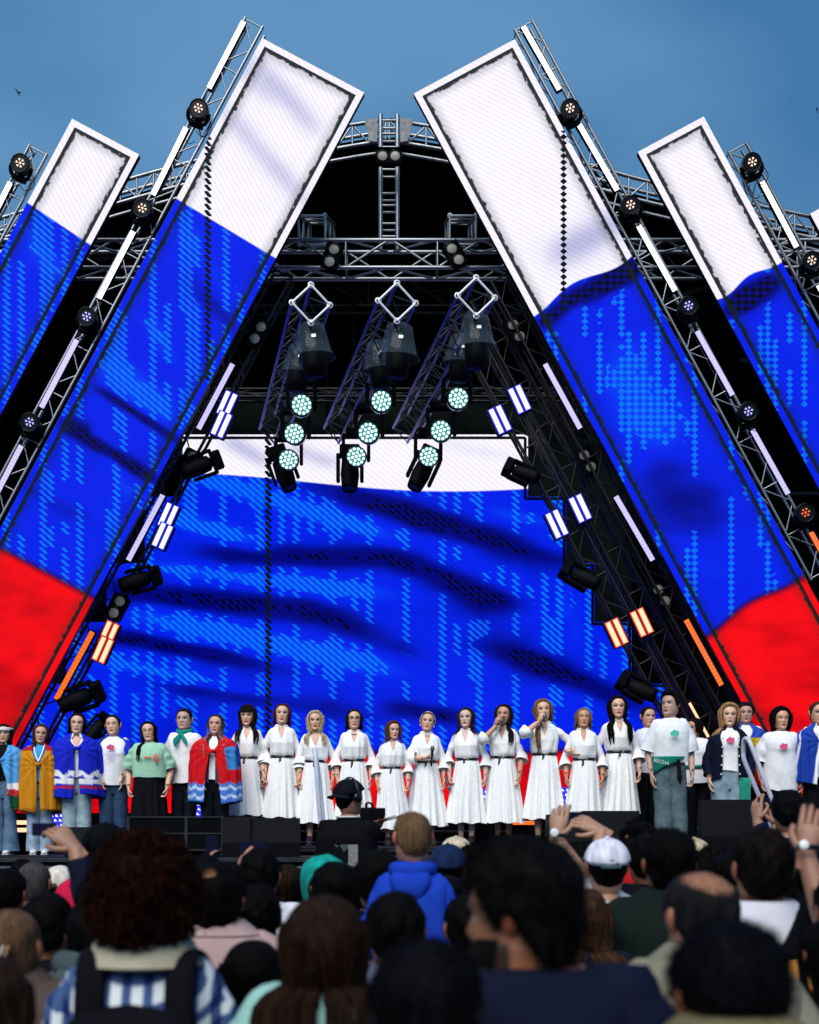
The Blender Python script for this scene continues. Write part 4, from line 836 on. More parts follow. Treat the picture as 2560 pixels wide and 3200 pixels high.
# ---- clothing
def shell(mb, sex, z0, z1, off, col, hang=None, vneck=None, amp=.006, seed=1., nth=72, nz=34, open_front=None, hemwave=0., fr=(10, 10, 4)):
    u = np.linspace(0, 1, nth + 1); z = np.linspace(z0, z1, nz); U, Z = np.meshgrid(u, z); g = np.zeros(nz)
    if vneck: g = np.maximum(g, vneck[1] * np.clip((z - vneck[0]) / (1.44 - vneck[0]), 0, 1))
    if open_front: g = np.maximum(g, np.interp(z, *open_front))
    TH = g[:, None] + U * (2 * np.pi - 2 * g[:, None])
    offs = np.asarray(off(z) if callable(off) else np.full(nz, off))[:, None]; x, y = surf(TH, Z, sex)
    if hang is not None:                            # cloth falls straight from the chest
        xc, yc = surf(TH, np.full_like(Z, 1.27), sex); k = sstep(-Z, -1.27, -1.15) * hang; m = np.hypot(xc, yc) > np.hypot(x, y); x = np.where(m, x * (1 - k) + xc * k, x); y = np.where(m, y * (1 - k) + yc * k, y)
    r = np.hypot(x, y) + 1e-6; v = np.stack([x, y, Z], -1); f = nz3(v.reshape(-1, 3), fr, seed).reshape(Z.shape) * amp * sstep(-Z, -1.40, -1.20)
    k = (r + offs + f) / r; x = x * k; y = y * k; Z = Z + hemwave * nz3(np.stack([np.cos(TH) * .3, np.sin(TH) * .3, TH * 0], -1).reshape(-1, 3), (12, 12, 1), seed + 3).reshape(Z.shape) * sstep(-Z, -z1 - .2, -z1)
    v = np.stack([x, y, Z], -1).reshape(-1, 3); c = col(TH.reshape(-1), v) if callable(col) else col
    mb.add(v, gridf(nz, nth + 1, False), c); return mb
def sleeve(mb, j, t1, r0, r1, col, flare=0., seed=1., amp=.005, n=16, m=20):
    S, E, W = j['S'], j['E'], j['W']; full = catmull([S + (-j['sx'] * .055, 0, .012), S + (j['sx'] * -.012, 0, .004), S * .5 + E * .5, E, (E + W) / 2, W], 60); k = int(60 * t1); pts = full[:k][np.linspace(0, k - 1, m).astype(int)]
    u = np.linspace(0, 1, m); rr = r0 + (r1 - r0) * u + flare * np.clip((u - .62) / .38, 0, 1) ** 1.6; rr = rr * np.interp(u, [0, .10, .28], [.74, .93, 1.]); mb2 = MB(); tube(mb2, pts, rr, n, m, col, ref=(0, 1, .2), cap=(False, False))
    v = mb2.v[0]; cc = np.repeat(pts, n, 0); d = v - cc; L = np.linalg.norm(d, axis=1, keepdims=True); v = cc + d * (1 + (nz3(v, (22, 22, 30), seed)[:, None] * amp) / L)
    mb.add(v, mb2.f, mb2.c[0])
def skirt(mb, z0, z1, r0, r1, col, pleats=22, seed=1., amp=.046, nth=180, nz=30, tilt=0.):
    th = np.linspace(0, 2 * np.pi, nth, endpoint=False); u = np.linspace(0, 1, nz); TH, U = np.meshgrid(th, u); g = np.random.default_rng(int(seed * 100))
    a = r0[0] + (r1[0] - r0[0]) * U ** .75; b = r0[1] + (r1[1] - r0[1]) * U ** .75
    f = sum(np.sin(TH * k + g.uniform(0, 6.3) + .5 * np.sin(TH * 2 + g.uniform(0, 6))) * w for k, w in ((pleats, .55), (int(pleats * .45), .6), (int(pleats * 1.6), .3)))
    k = 1 + f * amp * (.25 + U * 2.4) ; x = np.sin(TH) * a * k; y = -np.cos(TH) * b * k; Z = z0 + (z1 - z0) * U + U ** 4 * .010 * np.sin(TH * 7 + seed)
    mb.add(np.stack([x, y, Z], -1).reshape(-1, 3), gridf(nz, nth), col)
def trousers(mb, sex, col, r=(.10, .092, .085, .09), zt=1.0, ze=.05, seed=1., sit=False):
    shell(mb, sex, zt, .735, (lambda z: np.interp(z, [.735, .82, .90, 1.0], [.003, .008, .012, .014])), col, amp=.003, seed=seed, nth=40, nz=10)
    for sx in (-1, 1):
        if sit: pts = [(sx * .09, .02, .84), (sx * .11, -.16, .84), (sx * .13, -.36, .80), (sx * .13, -.40, .62), (sx * .12, -.39, .42)]
        else: pts = [(sx * .080, 0, .92), (sx * .086, 0, .70), (sx * .088, -.005, .45), (sx * .088, .0, .25), (sx * .088, .0, ze)]
        m2 = MB(); tube(m2, pts, [(r[0], r[0] * 1.15), (r[0] * 1.02, r[0] * 1.1), (r[1], r[1]), (r[2], r[2] * 1.05), (r[3], r[3] * 1.2)], 18, 26, col, ref=(1, 0, 0), cap=(False, False)); v = m2.v[0]; cc = np.repeat(catmull(pts, 26), 18, 0); d = v - cc
        v = cc + d * (1 + nz3(v, (14, 14, 16), seed + sx)[:, None] * .055); mb.add(v, m2.f, m2.c[0])
def shoes(root, col, sole=(.5, .5, .5), heel=0., mt='shoe', xf=None):
    for sx in (-1, 1):
        q = MB(); x = sx * .072
        tube(q, [(x, .055, .05), (x, .03, .058 + heel), (x, -.05, .052), (x, -.11, .038), (x, -.165, .03), (x, -.185, .028)], [(.022, .035), (.036, .045), (.040, .040), (.044, .032), (.036, .024), (.018, .014)], 12, 16, col, ref=(1, 0, 0))
        q.box((x, -.06, .008), (.08, .24, .016), sole, bev=.004); q.build('shoe', M[mt], root, True, xf)
def belt(root, sex, z, h, off, col=(.008, .008, .012), tail=True, xf=None, seed=1, buckle=True):
    th = np.linspace(0, 2 * np.pi, 48, endpoint=False); q = MB(); vv = []
    for (dz, o) in ((-h / 2, off - .004), (-h / 2, off), (h / 2, off), (h / 2, off - .004)): x, y = surf(th, np.full(48, z), sex, o); vv.append(np.stack([x, y, np.full(48, z + dz)], 1))
    q.add(np.concatenate(vv), gridf(4, 48), col); o = None
    if tail: x, y = surf(np.array([-.12]), np.array([z]), sex, off); q.box((x[0], y[0] - .006, z - .075), (.030, .006, .14), col, rot=(0, R(4), 0))
    o = q.build('belt', M['gloss'], root, True, xf)
    if buckle: x, y = surf(np.array([.1]), np.array([z]), sex, off); q = MB(); q.box((x[0], y[0] - .004, z), (.020, .006, h * 1.0), (.30, .24, .10)); q.build('buckle', M['gloss'], o, False, xf)

# ---- the person
def world_of(root): return lambda p: root.matrix_basis @ Vector(p)
def person(label, loc, H, yaw, sp, group):
    s = H / (1.465 + .25 * sp.get('headscale', 1.0) - sp.get('drop', .018)); root = empty('person', loc, (0, 0, yaw), s); tag(root, label, 'person', group); xf = headwarp(sp); sp['_xf'] = xf; sp['_s'] = s
    body = make_body(sp); body.build('body', M['skin'], root, True, xf); sex = sp['sex']; sd = sp.get('seed', 1.); A = sp['_arms']
    hm = MB(); h = sp['hair']; k = h[0]; c = h[1]; kw = h[2] if len(h) > 2 else {}
    near = sp.get('near', 0)
    if k == 'long': long_hair(hm, c, sd, sex, **kw)
    elif k == 'short':
        cap = hair_cap(hm, kw.get('hl', HL_M), kw.get('thick', .014), c, sex, kw.get('amp', .004), sd, kw.get('fr', 70), topthick=kw.get('top', None), nth=96 if near else 64, nr=40 if near else 26, bald=kw.get('bald'))
        fuzz(hm, cap, kw.get('fuzz', 500), kw.get('fl', .012), c, int(sd * 13), kw.get('down', .6), kw.get('fw', .0016))
    elif k == 'tied':
        cap = hair_cap(hm, HL_F if 'hl' not in kw else kw['hl'], .008, c, sex, .002, sd); tube(hm, [(0, .10, 1.60), (0, .125, 1.60), (0, .14, 1.58)], [.03, .038, .02], 10, 9, c)
        if kw.get('pony'): locks(hm, [(3.14 + random.uniform(-.25, .25), .5, 3.14 + random.uniform(-.4, .4), 1.15 + random.uniform(-.05, .05), .011, .003) for _ in range(18)], c, int(sd * 9), sex)
    elif k == 'curly':
        cap = hair_cap(hm, kw.get('hl', HL_BACK), kw.get('thick', .05), c, sex, kw.get('amp', .012), sd, 45, nth=96, nr=44, topthick=kw.get('top'))
        r = np.random.default_rng(int(sd * 17)); nr, nt_, _ = cap.shape
        for _ in range(kw.get('n', 700)):
            p = cap[r.integers(0, nr - 2), r.integers(0, nt_)]; ph = r.uniform(0, 6.3); a = r.normal(size=3); a = unit(a); b = unit(np.cross(a, r.normal(size=3))); rr = r.uniform(.008, .016); t = np.linspace(0, r.uniform(3, 6), 7)[:, None]
            tube(hm, p + (np.cos(t + ph) * a + np.sin(t + ph) * b) * rr + (p - np.array([0, .008, 1.58])) * r.uniform(-.06, .10), [.0022] * 7, 3, 7, np.array(c) * r.uniform(.5, 1.7), cap=(False, False))
    elif k == 'cap':
        cap = hair_cap(hm, kw.get('hl', HL_BACK), .006, c, sex, .002, sd); fuzz(hm, cap, 300, .008, c, int(sd * 3))
    if hm.n: hm.build('hair', M['hair'], root, True, xf)
    for fn in sp.get('wear', ()): fn(root, sp)
    return root
# wearable builders: each returns a function(root, sp)
def w_top(kind, col, z1=.86, off=.022, long=False, mt='fabric', vneck=None, hang=.9, open_front=None, t1=None, r=None, collar=None, amp=.011, name=None, hood=None):
    def fn(root, sp):
        q = MB(); sd = sp.get('seed', 1.); sex = sp['sex']; of = off
        shell(q, sex, 1.437, z1, (lambda z: np.interp(z, [z1, 1.30, 1.40, 1.44], [of * 1.15, of, of * .55, of * .4])), col, hang=hang, vneck=vneck, seed=sd, amp=amp, open_front=open_front, hemwave=.010, fr=(17, 17, 7))
        cc = col if not callable(col) else sp.get('sleeve_col', (.5, .5, .5)); t = t1 or (.93 if long else .52); r0, r1 = r or ((.060, .046) if long else (.062, .076))
        for sdn in 'lr': sleeve(q, sp['_arms'][sdn], t, r0 * (1.06 if sex == 'm' else 1), r1 * (1.05 if sex == 'm' else 1), cc, seed=sd + 2, amp=.009)
        o = q.build(name or kind, M[mt], root, True, sp['_xf'])
        if collar is not None:
            q = MB(); th = np.linspace(.35, 2 * np.pi - .35, 40); vv = []
            for (z, o_) in ((1.40, .016), (1.43, .020), (1.448, .018), (1.440, .026), (1.395, .022)):
                x, y = surf(th, np.full(40, min(z, 1.45)), sex, o_); vv.append(np.stack([x, y, np.full(40, z)], 1))
            q.add(np.concatenate(vv), gridf(5, 40, False), collar); q.build('collar', M[mt], o, True, None)
        if hood is not None:
            q = MB(); th = np.linspace(-2.3, 2.3, 24); pts = [(math.sin(a) * .105, math.cos(a) * .105 + .01, 1.425 + .03 * abs(a) * .3) for a in th]; tube(q, pts, [(.022 + .03 * math.cos(a / 2.3 * 1.5), .02 + .03 * math.cos(a / 2.3 * 1.5)) for a in th], 12, 30, hood, ref=(0, 0, 1))
            tube(q, [(0, .10, 1.43), (0, .135, 1.38), (.0, .15, 1.30), (0, .13, 1.24)], [(.09, .03), (.12, .04), (.09, .035), (.03, .01)], 16, 16, hood, ref=(1, 0, 0)); q.build('hood', M[mt], o, True, None)
    return fn
def w_trousers(col, mt='denim', **kw):
    def fn(root, sp): q = MB(); trousers(q, sp['sex'], col, seed=sp.get('seed', 1.), sit=sp.get('sit', False), **kw); q.build('trousers', M[mt], root, True, sp['_xf'])
    return fn
def w_shoes(col, sole=(.6, .6, .6)): return lambda root, sp: shoes(root, col, sole)
def w_dress(hem=.30, belt_z=1.055, tail=True, w=1.0, vn=(1.27, .30), col=(.92, .915, .89)):
    def fn(root, sp):
        q = MB(); sd = sp['seed']; shell(q, 'f', 1.437, belt_z, (lambda z: np.interp(z, [1.05, 1.10, 1.16, 1.30, 1.40, 1.44], [.012, .026, .022, .014, .014, .010])), col, vneck=vn, seed=sd, amp=.009, fr=(46, 46, 4), nz=40, nth=110)
        skirt(q, belt_z + .006, hem, (.146, .118), (.262 * w, .225 * w), col, pleats=12 + int(sd * 7) % 5, seed=sd)
        for s in 'lr': sleeve(q, sp['_arms'][s], sp.get('slv', .80), .052, .044, col, flare=.045, seed=sd, amp=.006, n=20, m=24)
        th = np.linspace(.42, 2 * np.pi - .42, 40); vv = []
        for (z, o_) in ((1.42, .012), (1.455, .012), (1.458, .018), (1.425, .022)): x, y = surf(th, np.full(40, min(z, 1.447)), 'f', o_); vv.append(np.stack([x, y, np.full(40, z)], 1))
        q.add(np.concatenate(vv), gridf(4, 40, False), col); q.build('dress', M['lace'], root, True, sp['_xf'])
        belt(root, 'f', belt_z, .032, .026, tail=tail, xf=sp['_xf'], buckle=sp.get('buckle', True))
        shoes(root, sp.get('shoe', (.012, .010, .010)), (.02, .02, .02), .03)
    return fn
def w_necklace(col, rr=.004, n=26, z=1.405, f=.075):
    def fn(root, sp):
        q = MB()
        for i in range(n):
            a = -1.9 + 3.8 * i / (n - 1); c = math.cos(a / 2); q.lathe((math.sin(a) * .068, -.012 - math.cos(a) * (.055 + .02 * c), z + .05 * (1 - math.cos(a)) * .6), (0, 0, 1), [(-rr, 0), (-rr * .6, rr * .8), (0, rr), (rr * .6, rr * .8), (rr, 0)], 6, np.array(col[i % len(col)]))
        q.build('necklace', M['gloss'], root, True, None)
    return fn
def w_glasses(col=(.25, .2, .1)):
    def fn(root, sp):
        q = MB()
        for sx in (-1, 1):
            a = np.linspace(0, 2 * np.pi, 17); tube(q, [(sx * .034 + .025 * math.cos(t), -.098 + .012 * abs(math.cos(t)) * (1 if math.cos(t) * sx > 0 else 0), 1.588 + .019 * math.sin(t)) for t in a], [.0016] * 17, 5, 17, col, ref=(0, 1, 0), cap=(False, False))
            tube(q, [(sx * .059, -.088, 1.592), (sx * .078, -.03, 1.592), (sx * .08, .01, 1.59)], [.0016] * 3, 5, 6, col, ref=(0, 0, 1))
        tube(q, [(-.010, -.108, 1.592), (0, -.111, 1.594), (.010, -.108, 1.592)], [.0016] * 3, 5, 5, col, ref=(0, 0, 1)); q.build('glasses', M['gloss'], root, True, sp['_xf'])
    return fn
def w_earrings(col=(.8, .78, .75)):
    def fn(root, sp):
        for sx in (-1, 1):
            q = MB(); q.lathe((sx * .081, .002, 1.542), (0, 0, 1), [(-.012, 0), (-.006, .007), (.004, .006), (.012, 0)], 8, col); q.build('earring', M['gloss'], root, True, sp['_xf'])
    return fn
def w_print(blobs, z, xoff=0., name='print', sc_=1.0, off=.030, sex_th=True):
    """flat printed mark on the chest: list of polygons (x, z, colour) in metres"""
    def fn(root, sp):
        q = MB()
        for pts, c in blobs:
            p = np.array(pts, float) * sc_ + (xoff, 0); x = p[:, 0]; zz = z + p[:, 1]; tt = np.arcsin(np.clip(x / .19, -.9, .9)); bx, by = surf(tt, np.clip(zz, 1.2, 1.33), sp['sex']); n = len(p)
            yy = -(np.hypot(bx, by) + off) * np.cos(tt) ** .9
            yy = np.full(n, yy.min()); q.add(np.stack([x, yy, zz], 1), np.array([list(range(n))]), c)
        q.build(name, M['fabric'], root, False, None)
    return fn
def petals(c): return [([(math.cos(a) * .020 + dx, math.sin(a) * .022 + dz) for a in np.linspace(0, 2 * np.pi, 10, endpoint=False)], c) for dx, dz in ((-.030, .0), (-.006, .018), (.024, .010))] + [([(-.045, -.02), (.02, -.032), (.050, -.014), (-.02, .008)], c)]
def w_cape(paint, zb=.62, knot=1.20, open_b=.35, neck_open=.62, amp=.017, w=1.0, name='flag', gap0=.03):
    def fn(root, sp):
        nu, nv = 90, 46; p = np.linspace(0, 1, nu); qv = np.linspace(0, 1, nv); PP, Q = np.meshgrid(p, qv); sd = sp['seed']
        Z = 1.448 - Q * (1.448 - zb) + (.03 * np.sin(PP * 9 + sd) - .02 * np.abs(PP - .5)) * Q ** 2
        g = np.interp(Z, [zb, zb + (knot - zb) * .6, knot - .03, knot, knot + .03, 1.45], [open_b, open_b * .62, gap0 + .06, gap0, gap0 + .06, neck_open])
        th = g + PP * (2 * np.pi - 2 * g); a = np.interp(Z, [.5, 1.0, 1.25, 1.32, 1.36, 1.395, 1.42, 1.45], [.285, .272, .255, .240, .212, .150, .095, .072]) * w; b = np.interp(Z, [.5, 1.0, 1.25, 1.36, 1.40, 1.45], [.20, .19, .175, .135, .10, .075])
        fr_ = np.minimum(PP, 1 - PP); rad = nz3(np.stack([np.cos(th), np.sin(th), Z * .35], -1).reshape(-1, 3), (16, 16, 3), sd).reshape(Z.shape) * amp * sstep(-Z, -1.40, -1.2)
        kd = np.hypot((fr_) * 3.2, (Z - knot) * 1.6); kang = np.arctan2(Z - knot, fr_ * 1.2 + 1e-6); rad = rad + .013 * np.sin(kang * 11 + sd) * np.exp(-(kd / .42) ** 2) * (kd > .02)
        pull = np.exp(-(kd / .20) ** 2) * .010
        x = np.sin(th) * (a + rad); y = -np.cos(th) * (b + rad - pull) - np.exp(-(kd / .18) ** 2) * .0
        v = np.stack([x, y, Z], -1).reshape(-1, 3); c = paint(PP.reshape(-1), Q.reshape(-1), x.reshape(-1), Z.reshape(-1)); m = MB(); m.add(v, gridf(nv, nu, False), c)
        o = m.build(name, M['fabric'], root, True, None); md = o.modifiers.new('thickness', 'SOLIDIFY'); md.thickness = .004
        if knot > 1.4: return
        kc = paint(np.array([.02]), np.array([.3]), np.array([0.]), np.array([knot]))[0]; m = MB(); yk = -(np.interp(knot, [1.0, 1.25, 1.36], [.19, .175, .135])) - .006
        tube(m, [(-.035, yk + .006, knot + .012), (0, yk - .014, knot), (.035, yk + .006, knot + .008)], [(.014, .012), (.026, .024), (.014, .012)], 10, 9, kc, ref=(0, 0, 1)); m.build('knot', M['fabric'], o, True, None)
    return fn
def mic(root, sp, side, label, off=(0, 0, 0), axis=None):
    j = sp['_arms'][side]; D = unit(j['D']); N = unit(np.asarray(j['N']) - D * np.dot(j['N'], D)); ax = unit(axis if axis is not None else np.cross(D, N)); c = j['W'] + D * .085 + N * .026 + np.asarray(off)
    s = sp['_s']; Mw = Matrix.Translation(root.location) @ root.rotation_euler.to_matrix().to_4x4() @ Matrix.Scale(s, 4)
    p = Mw @ Vector(c); d = (Mw.to_3x3() @ Vector(ax)).normalized(); r = empty('microphone', p); r.rotation_euler = d.to_track_quat('Z', 'Y').to_euler(); tag(r, label, 'microphone', 'hand microphones')
    q = MB(); q.lathe((0, 0, 0), (0, 0, 1), [(-.13, 0), (-.13, .011), (-.05, .013), (.05, .017), (.06, .019)], 12, (.012, .012, .014)); q.build('handle', M['gloss'], r)
    q = MB(); q.lathe((0, 0, 0), (0, 0, 1), [(.06, .019), (.068, .026), (.085, .027), (.10, .024), (.112, .013), (.116, 0)], 14, (.10, .11, .12)); q.build('grille', M['gloss'], r)
ml = mat('lace_cotton', rough=.9, attr=True, var=.05, vs=30, bump=.10, bs=60, spec=.08); nt = ml.node_tree
tc = nt.nodes.new('ShaderNodeTexCoord'); vo = nt.nodes.new('ShaderNodeTexVoronoi'); vo.inputs['Scale'].default_value = 9.; nt.links.new(tc.outputs['Object'], vo.inputs['Vector'])
ring = ((X(nt, vo.outputs['Distance']) * 3.2).fr() - .5).ab().lt(.06) * .12; bs_ = nt.nodes['Principled BSDF']; src = bs_.inputs['Base Color'].links[0].from_socket
nt.links.new(mixc(nt, ring, src, (.42, .42, .46)), bs_.inputs['Base Color']); M['lace'] = ml
# ------------------------------------------------------------------ the people on the stage (pixel of head centre and head top, floor level, distance)
SK = (.62, .345, .22); SK2 = (.70, .42, .285); SKT = (.56, .29, .17); RED = (.42, .015, .03)
def put(label, px, top, floor, Y, sp, group, yaw=0.):
    ztop = CZ + (HY - top) * Y / F_PX; x = (px - CX) * Y / F_PX
    sp.setdefault('fat', .92 if sp['sex'] == 'f' else .86); sp['headscale'] = 1.07; sp.setdefault('drop', .034); g_ = np.random.default_rng(int(sp['seed'] * 10)); sp.setdefault('sway', g_.uniform(-.022, .022)); yaw = yaw or g_.uniform(-13, 13)
    return person(label, (x, Y, floor), (ztop - floor) * .978, R(yaw), sp, group)
G1 = 'women singing in white dresses'; G2 = 'young people standing beside the singers'
WHITE = (.86, .86, .88); BLK = (.006, .006, .008)
DARK = (.012, .008, .007); BROWN = (.05, .024, .014)
def face(**k): return dict(dict(lips=RED, brow=(.03, .018, .015)), **k)
def dress_woman(label, px, top, hair, seed, Y=16.85, hem=.30, arms=None, head=(0, 0, 0), fc=None, skin=SK2, wear=(), yaw=0, **k):
    sp = dict(sex='f', skin=skin, seed=seed, face=fc or face(), hair=hair, arms=arms or {}, head=head, wear=[w_dress(hem=hem, **k.pop('dr', {}))] + list(wear), **k)
    return put(label, px, top, RZ, Y, sp, G1, yaw), sp
def grip(W, D, N, thumb, pole, curl=1.0): return dict(W=np.array(W), D=D, N=N, thumb=thumb, curl=curl, pole=pole)
dress_woman('woman in white dress with dark fringe and hair over both shoulders', 775, 2192, ('long', DARK, dict(bangs=True, zf=1.22, zb=1.2, vol=.006, rad=.014)), 1.1, hem=.36, head=(-6, -2, 0))
r_, s_ = dress_woman('tall woman in white dress with dark red hair, holding a microphone down', 880, 2187, ('long', (.075, .016, .010), dict(front=(False, False), zb=1.22, nlock=60)), 2.3, hem=.33, head=(0, 6, 3), wear=[w_necklace([(.8, .75, .6)])], arms=dict(l=grip((-.24, -.06, .86), (0, -.2, -1), (1, 0, 0), (0, -1, 0), (-.6, .8, 0), .9)))
mic(r_, s_, 'l', 'microphone held head down by the woman with dark red hair', axis=(.1, -.35, -1), off=(-.02, 0, -.01))
dress_woman('blonde woman in white dress behind the bent white handrail', 985, 2210, ('long', (.46, .36, .20), dict(zf=1.26, zb=1.2, wave=.006, vol=.006, rad=.014)), 3.7, hem=.28, head=(0, 0, 0), wear=[w_necklace([(.10, .03, .02)], .0035, z=1.412)], dr=dict(vn=(1.24, .45)))
dress_woman('woman in white dress with glasses and black and white bead necklace', 1107, 2205, ('long', DARK, dict(front=(False, False), zb=1.30, nlock=46, thick=.008)), 4.9, hem=.26, head=(2, 3, 0), wear=[w_glasses((.03, .02, .02)), w_necklace([(.8, .8, .8), (.01, .01, .01)], .0065, z=1.375), w_earrings()])
dress_woman('short woman in white dress with brown curly bob, looking aside', 1228, 2243, ('long', (.085, .036, .018), dict(front=(True, True), zf=1.39, zb=1.39, wave=.012, nlock=90, vol=.008, tf=1.35)), 5.3, Y=16.7, hem=.22, head=(14, 0, 0), wear=[w_necklace([(.8, .78, .72)], .003, z=1.38)])
r_, s_ = dress_woman('woman in white dress with pearl hairband holding a microphone at her waist', 1333, 2213, ('tied', (.16, .08, .06), {}), 6.1, hem=.24, head=(-8, 4, 6), wear=[w_necklace([(.85, .82, .75)], .005), w_necklace([(.85, .82, .75)], .005, z=1.385), w_earrings((.85, .8, .75))],
    arms=dict(l=grip((-.045, -.20, 1.095), (1, -.10, .06), (0, .25, 1), (0, -.4, 1), (-.9, .1, -.6), 1.15)), dr=dict(w=1.06))
mic(r_, s_, 'l', 'microphone held upright at the waist by the woman with pearl hairband', axis=(.05, -.12, 1), off=(.0, -.03, .0))
q = MB()
for i in range(17): a = R(-80 + 10 * i); q.lathe((math.sin(a) * .085, -.03, 1.60 + math.cos(a) * .105), (0, 0, 1), [(-.008, 0), (0, .009), (.008, 0)], 7, (.85, .82, .78))
q.build('pearl_hairband', M['gloss'], r_, True, s_['_xf'])
r_, s_ = dress_woman('smiling woman in white dress with dark wavy hair, microphone lowered', 1457, 2200, ('long', (.02, .014, .013), dict(front=(True, True), zf=1.34, zb=1.34, wave=.012, nlock=84, tf=1.15)), 7.9, hem=.27, head=(-3, 3, 0), skin=(.68, .46, .37), wear=[w_earrings(), w_necklace([(.8, .78, .72)], .0035)],
    arms=dict(l=grip((-.235, -.07, .87), (.1, -.25, -1), (1, 0, 0), (0, -1, 0), (-.6, .8, 0), .9)))
mic(r_, s_, 'l', 'microphone pointing down beside the smiling woman with dark wavy hair', axis=(.35, -.3, -1), off=(-.02, 0, -.01))
r_, s_ = dress_woman('woman in white dress with long dark curls singing into a microphone', 1573, 2190, ('long', (.014, .010, .010), dict(front=(False, True), zf=1.22, zb=1.2, wave=.014, nlock=90, vol=.006)), 8.3, hem=.27, head=(-4, 6, 2), skin=SKT, fc=face(mouth=True), wear=[w_necklace([(.2, .08, .03)], .004), w_earrings((.5, .4, .2))],
    arms=dict(l=grip((-.060, -.175, 1.425), (.35, -.10, 1), (.6, .5, -.1), (.3, .6, .5), (-.7, -.2, -.7), 1.1)), slv=.70)
mic(r_, s_, 'l', 'microphone at the mouth of the woman with long dark curls', axis=(-.05, -.9, -.35), off=(.03, .01, .01))
r_, s_ = dress_woman('woman in white dress with long light brown hair singing, one hand held out', 1700, 2174, ('long', (.20, .105, .05), dict(front=(True, False), zf=1.06, zb=1.2, wave=.014, nlock=100, vol=.010, tf=.45)), 9.7, hem=.30, head=(4, 7, -4), fc=face(mouth=True), arms=dict(
    l=grip((-.075, -.18, 1.42), (.40, -.10, 1), (.6, .5, -.1), (.3, .6, .5), (-.8, -.2, -.6), 1.1), r=grip((.285, -.16, 1.075), (.9, -.35, -.35), (.1, .3, 1), (0, -1, .2), (.8, .6, -.2), .25)), slv=.72)
mic(r_, s_, 'l', 'microphone at the mouth of the woman with long light brown hair', axis=(-.1, -.9, -.3), off=(.03, .01, .01))
dress_woman('woman in white dress with straight dark blonde hair and closed eyes', 1822, 2200, ('long', (.20, .12, .075), dict(front=(False, False), zb=1.28, nlock=66, thick=.009)), 10.1, Y=16.75, hem=.30, head=(4, 5, 2), skin=SKT, fc=face(eyes='closed'), wear=[w_necklace([(.8, .76, .7)], .0035, z=1.42)])
r_, s_ = dress_woman('woman in white dress with very long black hair over both shoulders', 1930, 2163, ('long', (.004, .004, .005), dict(front=(True, True), zf=1.16, zb=1.1, wave=.006, nlock=110, vol=.008, rad=.014)), 11.9, Y=16.95, hem=.36, head=(-4, 3, 0), wear=[w_necklace([(.8, .78, .75)], .0045)],
    arms=dict(l=grip((-.24, -.07, .885), (.15, -.3, -1), (1, 0, 0), (0, -1, 0), (-.6, .8, 0), .9)))
mic(r_, s_, 'l', 'microphone held low by the woman with very long black hair', axis=(.4, -.7, -.55), off=(-.015, 0, -.01))

# ---- the group on the left
def stripes(bands, base):
    def f(p, q, x, z):
        c = np.tile(np.array(base, float), (len(z), 1))
        for z0, z1, col in bands: c[(z >= z0) & (z < z1)] = col
        return c
    return f
NAT = (.42, .13, .11)
put('girl with white beaded headband and light blue flag cape at the left edge', 14, 2252, SZ, 16.55, dict(sex='f', skin=SK, seed=12.1, face=face(lips=NAT, mouth=True), hair=('long', (.006, .005, .005), dict(front=(False, True), zf=1.25)), arms=dict(l='tucked', r='tucked'), head=(8, 2, 0),
    wear=[w_top('t_shirt', BLK, .95), w_trousers((.10, .17, .27), r=(.10, .085, .10, .125)), w_shoes((.7, .7, .7)), w_cape(stripes([(.0, .76, (.01, .07, .035)), (.76, .84, (.55, .03, .03)), (.84, .92, WHITE)], (.10, .36, .72)), zb=.62, knot=1.21, open_b=.55),
    lambda root, sp: (lambda q: (tube(q, [(math.sin(a) * .086, -.012 - math.cos(a) * .094, 1.645 - .006 * math.cos(a)) for a in np.linspace(-1.9, 1.9, 20)], [(.004, .020)] * 20, 8, 20, (.8, .78, .72), ref=(0, 1, 0)), q.build('headband', M['fabric'], root, True, sp['_xf'])))(MB())]), G2)
put('woman in a red and yellow flag cape tied over a blue shirt', 125, 2252, SZ, 16.55, dict(sex='f', skin=SK, seed=13.2, face=face(lips=NAT, mouth=True), hair=('long', (.05, .022, .014), dict(front=(True, False), zf=1.3, wave=.010)), arms=dict(l='tucked', r='tucked'), head=(4, 0, 5),
    wear=[w_top('t_shirt', (.06, .33, .68), .95), w_trousers((.30, .40, .52), r=(.10, .09, .10, .11)), w_shoes((.7, .7, .7)), w_cape(stripes([(1.34, 1.6, (.42, .012, .02)), (.3, .60, (.34, .13, .01))], (.58, .23, .012)), zb=.55, knot=1.16, open_b=.10),
    lambda root, sp: (lambda q: (tube(q, [(-.07, -.075, 1.42), (-.04, -.15, 1.30), (.0, -.185, 1.20)], [(.009, .002)] * 3, 6, 10, WHITE, ref=(1, 0, 0)), tube(q, [(.07, -.075, 1.42), (.04, -.15, 1.30), (.0, -.187, 1.20)], [(.009, .002)] * 3, 6, 10, WHITE, ref=(1, 0, 0)), q.build('lanyard', M['fabric'], root)))(MB())]), G2)
def orn(p, q, x, z):
    c = np.tile(np.array((.012, .022, .50)), (len(z), 1)); k = p * 16; t = np.abs((k % 2) - 1)
    c[(z > .84) & (z < .90)] = WHITE; m = (z >= .90) & (z < 1.0) & (np.abs(t - (z - .90) * 8.5) < .28); c[m] = WHITE; c[(z > .93) & (z < .97) & (t > .78)] = WHITE
    c[(z > .785) & (z < .815)] = (.5, .02, .03); return c
